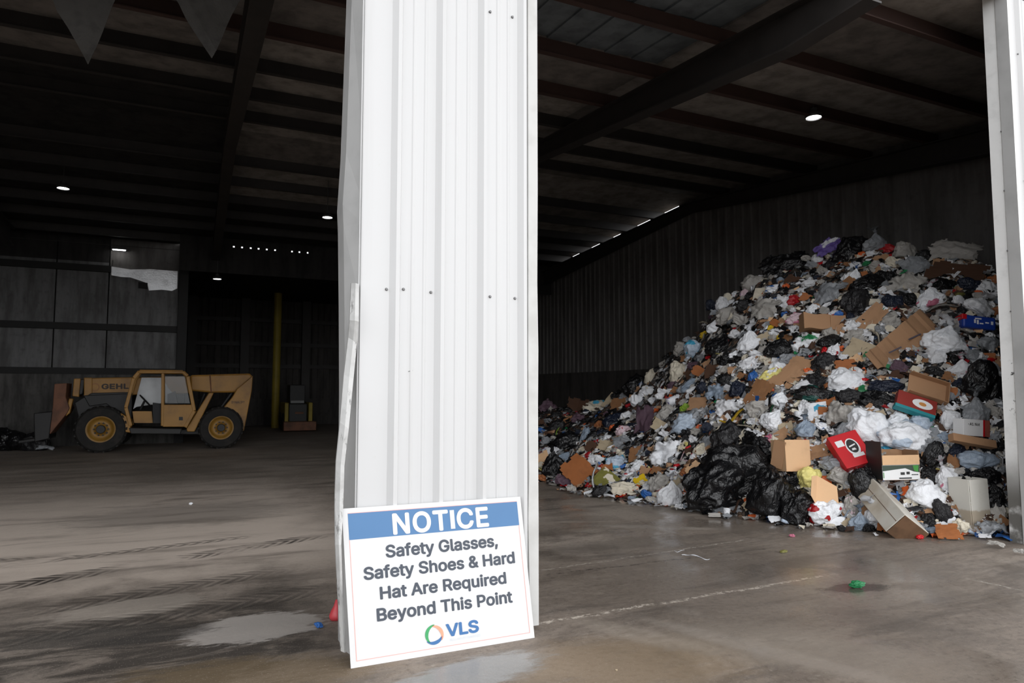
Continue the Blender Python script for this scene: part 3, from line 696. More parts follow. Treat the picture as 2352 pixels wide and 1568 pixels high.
# lettering on the boom and the tower
def text_on(body, p0, p1, hpx, Y, mat, parent, off=.02, name='lettering'):
    vv, ff = text_geo(body, off, 1.05); a, b = P(*p0, Y), P(*p1, Y); up = (P(p0[0], p0[1] - hpx, Y) - a)
    mb = MB(); mb.add([a + (b - a) * x + up * (y / CAP) + Vector((0, -.004, 0)) for x, y in vv], ff); mb.build(name, mat, parent)
text_on('GEHL', (233, 893), (296, 892), 11, YN + .75, M['dark_ink'], th, .04)
text_on('DYNALIFT', (532, 926), (562, 926), 5, YN + .30, M['dark_ink'], th, .02)
mb = MB(); c = P(218, 889, YN + .74)
for i in range(24):
    t0, t1 = 2 * math.pi * i / 24, 2 * math.pi * (i + 1) / 24
    mb.add([c + Vector((math.cos(t) * r, 0, math.sin(t) * r)) for t, r in ((t0, .085), (t1, .085), (t1, .12), (t0, .12))], [(0, 1, 2, 3)])
mb.build('boom_emblem', simple('worn_emblem', (.30, .13, .03), .6), th)

# small loader and yellow post in the annexe
M['post_yellow'] = simple('post_yellow', (.30, .22, .02), .6, dirt=.5, scale=1.5)
YS = 30.0
x0 = onY(636, 800, 33).x
MB().tube((x0, 33, 0), (x0, 33, 6.2), .17, 16).build('bollard_post', M['post_yellow'], label='tall yellow post standing in the dark behind the telehandler', cat='post')
lo = empty('skid_steer_loader', onY(685, 990, YS), label='small dark loader with yellow arms parked in the dark beyond the yellow post', cat='loader')
g = lambda px, z: onY(px, 900, YS).x
def lbox(pa, pb, z0, z1, y0, y1, nm, m, bev=.03): MB().box((onY(pa, 900, YS).x, YS + y0, z0), (onY(pb, 900, YS).x, YS + y1, z1)).build(nm, m, lo, bevel=bev)
lbox(666, 708, .35, 1.15, .2, 2.0, 'body', M['black']); lbox(670, 706, 1.15, 1.95, .6, 1.6, 'cab', M['black'])
lbox(672, 704, 1.16, 1.28, .56, .60, 'front_grille', simple('pale_worn_panel', (.22, .22, .22), .5)); lbox(680, 700, .72, .80, .16, .2, 'nameplate', M['rust'])
lbox(655, 664, .30, 1.2, .0, 1.8, 'lift_arm', M['post_yellow']); lbox(710, 719, .30, 1.2, .0, 1.8, 'lift_arm', M['post_yellow'])
lbox(650, 724, .05, .42, -.5, .0, 'bucket', M['rust'])
for pa, pb in ((652, 665), (710, 722)):
    for y in (.45, 1.5):
        xa, xb = onY(pa, 900, YS).x, onY(pb, 900, YS).x
        MB().lathe((xa, YS + y, .4), [(0, 0), (.22, 0), (.36, .03), (.4, .08), (.4, xb - xa - .05), (.3, xb - xa), (0, xb - xa)], 'X', 20).build('wheel', M['tyre'], lo)
# ---------------------------------------------------------------- WASTE HEAP
rnd = random.Random(11)
FOOT = [(1150, 1100), (1240, 1106), (1310, 1122), (1380, 1136), (1450, 1146), (1560, 1164), (1700, 1186), (1850, 1205), (2000, 1218), (2130, 1226), (2280, 1230), (2340, 1230), (2420, 1232)]
TOP = [(1150, 950, 19.5), (1235, 940, 19), (1300, 938, 18.3), (1350, 938, 17.4), (1400, 926, 16.8), (1440, 902, 16.3), (1490, 872, 15.8), (1540, 815, 15.3), (1600, 770, 14.8), (1650, 706, 14.4), (1700, 670, 14.1),
       (1740, 632, 13.9), (1800, 613, 13.6), (1870, 592, 13.3), (1940, 573, 12.9), (2010, 570, 12.5), (2080, 582, 12.1), (2130, 596, 11.9), (2200, 592, 11.5), (2260, 620, 11.1), (2300, 638, 10.9), (2420, 650, 10.2)]
def lerp_tab(tab, x):
    for a, b in zip(tab, tab[1:]):
        if a[0] <= x <= b[0]:
            t = (x - a[0]) / (b[0] - a[0]); return [a[i] + (b[i] - a[i]) * t for i in range(1, len(a))]
    return list((tab[0] if x < tab[0][0] else tab[-1])[1:])
def heap_point(x, t):
    f = onZ(x, lerp_tab(FOOT, x)[0]); ty, td = lerp_tab(TOP, x); p = at(x, ty, td)
    if p.x > XW - .3: p.x = XW - .3
    if t <= 1:
        q = f.lerp(p, t); q.z = p.z * (1 - (1 - t) ** 1.32)
    else:
        q = p + (p - f).normalized() * (t - 1) * 3.0; q.x = min(q.x, XW - .22); q.z = p.z * max(0, 1 - (t - 1) * .75)
    k = min(1, t * 6)
    q.z += k * (.16 * noise.noise(q * .9) + .09 * noise.noise(q * 2.3) + .04 * noise.noise(q * 5))
    q.z = max(q.z, .0 if t < .02 else .03)
    return q
hm = MB(); NX, NT_ = 150, 70
for i in range(NX + 1):
    x = 1150 + (2420 - 1150) * i / NX
    for j in range(NT_ + 1): hm.v.append(heap_point(x, j / NT_ * 1.9))
for i in range(NX):
    for j in range(NT_): a = i * (NT_ + 1) + j; hm.f.append((a, a + NT_ + 1, a + NT_ + 2, a + 1)); hm.mi.append(0)
def m_core():
    n = NT('compacted_refuse')
    w = n.noise(9, 3); vv = n.t.nodes.new('ShaderNodeVectorMath'); vv.operation = 'MULTIPLY_ADD'
    nn = n.t.nodes.new('ShaderNodeTexNoise'); nn.inputs['Scale'].default_value = 6; n.t.links.new(n.tc.outputs['Object'], nn.inputs[0])
    vv.inputs[1].default_value = (.16, .16, .16); n.t.links.new(nn.outputs['Color'], vv.inputs[0]); n.t.links.new(n.tc.outputs['Object'], vv.inputs[2])
    cellc = n.voro(13, out='Color', vec=vv.outputs[0]); edge = n.voro(13, 'DISTANCE_TO_EDGE', vec=vv.outputs[0])
    s = n.t.nodes.new('ShaderNodeSeparateColor'); n.t.links.new(cellc, s.inputs[0])
    c = n.ramp(s.outputs[0], [(0, (.03, .028, .027)), (.25, (.02, .02, .022)), (.42, (.10, .075, .055)), (.55, (.20, .13, .085)), (.64, (.32, .31, .30)), (.76, (.05, .05, .055)), (.84, (.42, .41, .40)), (.94, (.20, .08, .05)), (.975, (.06, .09, .15))], 'CONSTANT')
    c = n.mix(n.step(edge, .07, .0), c, (.012, .011, .011))
    n.bump(n.m('ADD', edge, n.m('MULTIPLY', w, .4)), .9, .06)
    return n.fin(c, .6)
core = hm.build('compacted_waste', m_core(), smooth=True, label='dark mass of compacted mixed waste under the loose bags and boxes', cat='waste', kind='stuff')
HB = BVHTree.FromPolygons([tuple(v) for v in hm.v], hm.f)
def hit(px, py):
    """first surface of heap or floor along the pixel's ray; beyond the crest, the crest's own distance"""
    d = ray(px, py).normalized(); h = HB.ray_cast(CAM, d)
    if h[0] is not None:
        n = h[1]; n = n if n.dot(d) < 0 else -n
        return h[0], n
    ty, td = lerp_tab(TOP, px)
    if py < lerp_tab(FOOT, px)[0] - 5:
        for k in range(1, 40):
            h = HB.ray_cast(CAM, ray(px, py + k * 3).normalized())
            if h[0] is not None: return at(px, py, depth_of(h[0])), Vector((-.3, -.6, .7)).normalized()
    return onZ(px, py), Vector((0, 0, 1))

# --- mesh kinds, each in a few shapes, fitted to a unit box
def fit(bm, name, smooth=True, keep_z=False):
    lo = [min(v.co[i] for v in bm.verts) for i in range(3)]; hi = [max(v.co[i] for v in bm.verts) for i in range(3)]
    for v in bm.verts:
        for i in range(3):
            if keep_z and i == 2: continue
            v.co[i] = (v.co[i] - (lo[i] + hi[i]) / 2) / max(hi[i] - lo[i], 1e-6)
    me = bpy.data.meshes.new(name); bmesh.ops.recalc_face_normals(bm, faces=bm.faces); bm.to_mesh(me); bm.free()
    if smooth: me.polygons.foreach_set('use_smooth', [True] * len(me.polygons))
    return me
nz = lambda p, s, o: noise.noise(Vector((p.x * s + o, p.y * s - o, p.z * s + o * .7)))
def rid(p, s, o): return 1 - abs(nz(p, s, o)) * 2
def bag_mesh(seed, tied=True, sub=5):
    bm = bmesh.new(); bmesh.ops.create_icosphere(bm, subdivisions=sub, radius=1); R = random.Random(seed); o = R.uniform(0, 90); nf = R.randint(7, 12); ph = R.uniform(0, 6)
    lean = Vector((R.uniform(-.25, .25), R.uniform(-.15, .15), 0))
    for v in bm.verts:
        p = v.co.copy(); az = math.atan2(p.y, p.x)
        k = 1 + .34 * nz(p, 1.15, o) + .14 * rid(p, 1.7, o + 5) + .10 * rid(p, 3.1, o + 9) * (.4 + abs(nz(p, 1.9, o + 2)) * 2) + .05 * rid(p, 6.0, o + 3) + .022 * rid(p, 13, o + 6)
        q = p * k
        if tied:
            t = max(0, (p.z - .25) / .75)
            q += Vector((p.x, p.y, 0)) * (.13 * t * math.sin(az * nf + ph + 2 * nz(p, 2, o)))
            sh = 1 - .86 * t ** 1.5; q.x *= sh; q.y *= sh; q.z += .30 * t * t
            if p.z > .93: q.x *= 1 + 7 * (p.z - .93); q.y *= 1 + 7 * (p.z - .93)
            q += lean * t
        if q.z < -.5: q.z = -.5 + (q.z + .5) * .35
        v.co = q
    return fit(bm, 'bag')
def wad_mesh(seed):
    bm = bmesh.new(); bmesh.ops.create_icosphere(bm, subdivisions=3, radius=1); o = random.Random(seed).uniform(0, 90)
    for v in bm.verts:
        p = v.co.copy(); v.co = p * (1 + .35 * nz(p, 1.4, o) + .28 * nz(p, 3.1, o + 4) + .16 * nz(p, 6.5, o + 8))
    return fit(bm, 'wad', smooth=False)
def grid(nx, ny):
    bm = bmesh.new(); g = [[bm.verts.new((i / nx - .5, j / ny - .5, 0)) for j in range(ny + 1)] for i in range(nx + 1)]
    for i in range(nx):
        for j in range(ny): bm.faces.new((g[i][j], g[i + 1][j], g[i + 1][j + 1], g[i][j + 1]))
    return bm
def sheet_mesh(seed, th=.012, amp=.30):                  # crumpled film or cloth with a ragged edge
    bm = grid(26, 26); R = random.Random(seed); o = R.uniform(0, 90); a = R.uniform(0, 3)
    kill = []
    for f in bm.faces:
        c = f.calc_center_median(); r = max(abs(c.x), abs(c.y)) * 1.3 + .7 * math.hypot(c.x, c.y)
        if r + .38 * nz(c, 3.4, o) + .12 * nz(c, 9, o) > .86: kill.append(f)
    bmesh.ops.delete(bm, geom=kill, context='FACES')
    for v in bm.verts:
        p = v.co.copy(); u = p.x * math.cos(a) + p.y * math.sin(a)
        z = amp * nz(p, 2.2, o) + .11 * rid(p, 4.5, o + 3) + .05 * rid(p, 10, o) + .018 * math.sin(u * 24 + 4 * nz(p, 3, o)) - .35 * (p.x ** 2 + p.y ** 2)
        v.co = Vector((p.x + .07 * nz(p, 5, o + 1), p.y + .07 * nz(p, 5, o + 7), z))
    bmesh.ops.solidify(bm, geom=bm.faces[:], thickness=th)
    return fit(bm, 'sheet', keep_z=True)
def card_mesh(seed, torn=1.0, creases=1):                # corrugated board, creased and torn
    bm = grid(22, 12); R = random.Random(seed); o = R.uniform(0, 90); kill = []
    for f in bm.faces:
        c = f.calc_center_median(); e = min(.5 - abs(c.x), .5 - abs(c.y))
        if e < .11 * torn * max(0, nz(c, 4, o) + .25): kill.append(f)
    bmesh.ops.delete(bm, geom=kill, context='FACES')
    cr = [(R.uniform(-.3, .3), R.uniform(-.5, .5), R.uniform(-.7, .7)) for _ in range(creases)]
    for v in bm.verts:
        p = v.co.copy(); z = .05 * nz(p, 1.6, o) + .012 * nz(p, 7, o)
        for (c0, sl, k) in cr:
            d = p.x - c0 - sl * p.y
            if d > 0: z += k * d * .55
        v.co = Vector((p.x, p.y, z))
    bmesh.ops.solidify(bm, geom=bm.faces[:], thickness=.028)
    return fit(bm, 'card', smooth=False, keep_z=True)
def strip_mesh(seed):
    bm = bmesh.new(); R = random.Random(seed); o = R.uniform(0, 90); N_ = 26; L = []
    for i in range(N_ + 1):
        t = i / N_ - .5; y = .35 * math.sin(t * 5 + o) + .25 * noise.noise(Vector((t * 3, o, 0))); z = .25 * noise.noise(Vector((t * 4, o, 5))); w = .13 * (1 - abs(t)) + .04 * noise.noise(Vector((t * 9, 1, o)))
        L.append((bm.verts.new((t, y - w, z)), bm.verts.new((t, y, z + .10)), bm.verts.new((t, y + w, z + .02))))
    for a, b in zip(L, L[1:]):
        bm.faces.new((a[0], b[0], b[1], a[1])); bm.faces.new((a[1], b[1], b[2], a[2]))
    bmesh.ops.solidify(bm, geom=bm.faces[:], thickness=.02)
    return fit(bm, 'strip', keep_z=True)
def lathe_mesh(prof, nm, n=20):
    mb = MB(); mb.lathe((0, 0, 0), prof, 'X', n); bm = bmesh.new(); me = mb.mesh(nm); bm.from_mesh(me); bpy.data.meshes.remove(me); return fit(bm, nm)
KM = {'bag': [bag_mesh(s) for s in (1, 2, 3, 4, 5)], 'lump': [bag_mesh(s, False) for s in (21, 22, 23, 24, 25)], 'wad': [wad_mesh(s) for s in range(41, 47)],
      'sheet': [sheet_mesh(s) for s in range(61, 67)], 'card': [card_mesh(s) for s in range(81, 87)], 'flat': [card_mesh(s, .25, 0) for s in range(91, 94)], 'cloth': [sheet_mesh(s, .03, .22) for s in range(101, 104)], 'strip': [strip_mesh(s) for s in range(111, 115)],
      'bottle': [lathe_mesh([(0, 0), (.9, .0), (1, .12), (1, 1.8), (.95, 1.9), (1, 2.0), (.9, 2.6), (.45, 3.3), (.38, 3.7), (.42, 3.72), (.42, 4.0), (0, 4.0)], 'bottle')],
      'can': [lathe_mesh([(0, .06), (.75, .06), (.8, 0), (1, .2), (1, 2.9), (.8, 3.1), (.75, 3.05), (0, 3.05)], 'can')],
      'cup': [lathe_mesh([(0, 0), (.65, 0), (.7, .1), (1, 2.4), (1.06, 2.45), (1.0, 2.5), (.93, 2.4), (.62, .15), (0, .15)], 'cup')]}
COLS = {'white': ('#e2e3e6', .45), 'bright': ('#eef0f4', .42), 'dirty': ('#aaa6a0', .55), 'grey': ('#8d9094', .4), 'bluegrey': ('#8f9dad', .35), 'paleblue': ('#b4c2d2', .35), 'black': ('#111113', .28), 'matt': ('#1d1c1e', .45), 'navy': ('#1b2233', .35),
        'teal': ('#12463f', .4), 'brown': ('#8a6242', .8), 'tan': ('#dcb48c', .8), 'kraft': ('#a98363', .8), 'beige': ('#b3a389', .8), 'rustbrown': ('#a3653c', .7), 'darkbrown': ('#4a3325', .8), 'red': ('#a3141c', .45), 'brightred': ('#c8141f', .4), 'orange': ('#d3602a', .5),
        'yellow': ('#d8b41f', .5), 'paleyellow': ('#e9dd88', .45), 'lime': ('#8fb23a', .5), 'green': ('#1f7a48', .45), 'blue': ('#2c62a8', .45), 'cyan': ('#3f9dc0', .45), 'pink': ('#c06f86', .5), 'purple': ('#6a55a0', .5), 'mauve': ('#5a4450', .7), 'cream': ('#d9d0bd', .7), 'olive': ('#77743a', .5), 'pinkwhite': ('#d8bfc6', .45)}
def knot_mesh(seed):
    bm = bmesh.new(); R = random.Random(seed); o = R.uniform(0, 50); rows = []
    for j in range(9):
        t = j / 8; r = .18 + .10 * math.sin(t * 7) + .75 * max(0, t - .35) ** 1.3
        rows.append([bm.verts.new((math.cos(a) * r * (1 + .35 * t * math.sin(a * 5 + o)) + .25 * t, math.sin(a) * r * (1 + .35 * t * math.sin(a * 4 + o)), t * (1 + .25 * math.sin(a * 3 + o)) - .12)) for a in (2 * math.pi * i / 18 for i in range(18))])
    for a, b in zip(rows, rows[1:]):
        for i in range(18): bm.faces.new((a[i], a[(i + 1) % 18], b[(i + 1) % 18], b[i]))
    bmesh.ops.solidify(bm, geom=bm.faces[:], thickness=.03)
    me = bpy.data.meshes.new('knot'); bmesh.ops.recalc_face_normals(bm, faces=bm.faces); bm.to_mesh(me); bm.free(); me.polygons.foreach_set('use_smooth', [True] * len(me.polygons)); return me
KNOT = [knot_mesh(3), knot_mesh(8)]
_gm = {}
def gmat(col, kind, accent=None):
    key = (col, kind, accent)
    if key in _gm: return _gm[key]
    hx, ro = COLS[col]; c = lin(hx); n = NT('%s_%s' % (col, 'board' if kind in ('card', 'flat') else 'plastic'))
    f = n.step(n.noise(2.2, 5, .62), .48, .74); cc = n.mix(n.m('MULTIPLY', f, .42), c, tuple(x * .42 + .012 for x in c))
    if accent:
        a = lin(COLS[accent][0]); k = n.step(n.noise(2.6, 2, .4, vec=n.mapv(loc=(3.1, 7.7, 1.3))), .56, .60); cc = n.mix(k, cc, a)
    if kind in ('card', 'flat'):
        n.bump(n.noise(6, 4), .25, .02); return _gm.setdefault(key, n.fin(cc, ro, spec=.25))
    # creases: sharp ridges where warped noise crosses its middle value
    dv = n.mapv(rot=(.5, .35, .2), sc=(1.5, 1.5, .55) if col in ('black', 'matt', 'navy', 'teal') else (1.1, 1.1, .8))
    cr = [n.m('SUBTRACT', 1.0, n.m('MULTIPLY', n.m('ABSOLUTE', n.m('SUBTRACT', n.noise(sc_, 3, .5, vec=dv, dist=ds), .5)), 3.4), clamp=True) for sc_, ds in ((2.3, 1.0), (4.8, 1.2), (10, .9))]
    hh = n.m('ADD', n.m('ADD', n.m('MULTIPLY', cr[0], .9), n.m('MULTIPLY', cr[1], .55)), n.m('MULTIPLY', cr[2], .12))
    n.bump(hh, .22 if kind == 'wad' else .50 if col in ('black', 'matt', 'navy', 'teal') else .30, .035)
    return _gm.setdefault(key, n.fin(cc, ro))
FEAT = []                                               # (px, py, half w, half h, short name)
def thing_obj(me, name, mat, loc, rot, scl, label, cat, group=None, parent=None):
    o = bpy.data.objects.new(name, me); COL.objects.link(o)
    if not me.materials: me.materials.append(mat)
    o.material_slots[0].link = 'OBJECT'; o.material_slots[0].material = mat
    o.location = loc; o.rotation_mode = 'XYZ'; o.rotation_euler = rot.to_euler(); o.scale = scl
    if parent: o.parent = parent
    return tag(o, label, cat, group)
def put(kind, px, py, w, h, rot, col, name, cat, label, short=None, accent=None, sink=.25, var=None, group=None, feat=True, flatness=None):
    p, n = hit(px, py); d = depth_of(p); vd = (p - CAM).normalized(); k = d / F
    me = KM[kind][(var if var is not None else rnd.randrange(99)) % len(KM[kind])]; mat = gmat(col, kind, accent); a = math.radians(rot)
    if kind in ('bag', 'lump', 'wad', 'bottle', 'can', 'cup'):
        x = RIGHT * math.cos(a) + UP * math.sin(a); z = -RIGHT * math.sin(a) + UP * math.cos(a); y = z.cross(x)
        yaw = rnd.uniform(-.5, .5) if kind in ('bag', 'lump', 'wad') else rnd.uniform(.1, .5)
        R = Matrix((x, y, z)).transposed() @ Matrix.Rotation(yaw, 3, 'Z')
        sx, sz = w * k, h * k; sy = (sx + sz) * .42 if kind in ('bag', 'lump', 'wad') else sz
        p = p - vd * (sy * (.5 - sink) * .8)
        ext = abs(x.z) * sx / 2 + abs(z.z) * sz / 2 + abs(y.z) * sy / 2
        if p.z < ext * .86: p.z = ext * .86
        sc = (sx, sy, sz)
    else:
        fl = flatness if flatness is not None else .45
        m = (n * (1 - fl) - vd * fl).normalized()
        q = lambda dx, dy: on_plane(px + dx, py - dy, p, m)
        ca, sa = math.cos(a), math.sin(a)
        xv = q(ca * w / 2, sa * w / 2) - q(-ca * w / 2, -sa * w / 2); yv = q(-sa * h / 2, ca * h / 2) - q(sa * h / 2, -ca * h / 2)
        x = xv.normalized(); y = (yv - x * yv.dot(x)).normalized(); z = x.cross(y); R = Matrix((x, y, z)).transposed()
        sx, sy = xv.length, abs(yv.dot(y)); sy = min(sy, 2.6 * h * k)
        sz = min(sx, sy) * (1.0 if kind not in ('card', 'flat') else 1.0)
        if kind == 'flat': sz = min(sx, sy) * .9
        p = p - vd * (.05 + .10 * sz)
        low = min((p + x * sx / 2 * i + y * sy / 2 * j).z for i in (-1, 1) for j in (-1, 1))
        if low < .02: p.z += .02 - low
        sc = (sx, sy, sz)
    o = thing_obj(me, name, mat, p, R, sc, label, cat, group)
    if kind == 'bag' and feat and w > 44:                # the gathered and knotted neck
        ki = KM['bag'].index(me); tip = max(me.vertices, key=lambda v: v.co.z).co
        kn = thing_obj(KNOT[ki % 2], 'knot', mat, Vector((tip.x, tip.y, tip.z - .02)), Matrix.Rotation(ki, 3, 'Z'), (.30, .26, .26), None, None, None, o)
    if feat: FEAT.append((px, py, w / 2, h / 2, short))
    return o
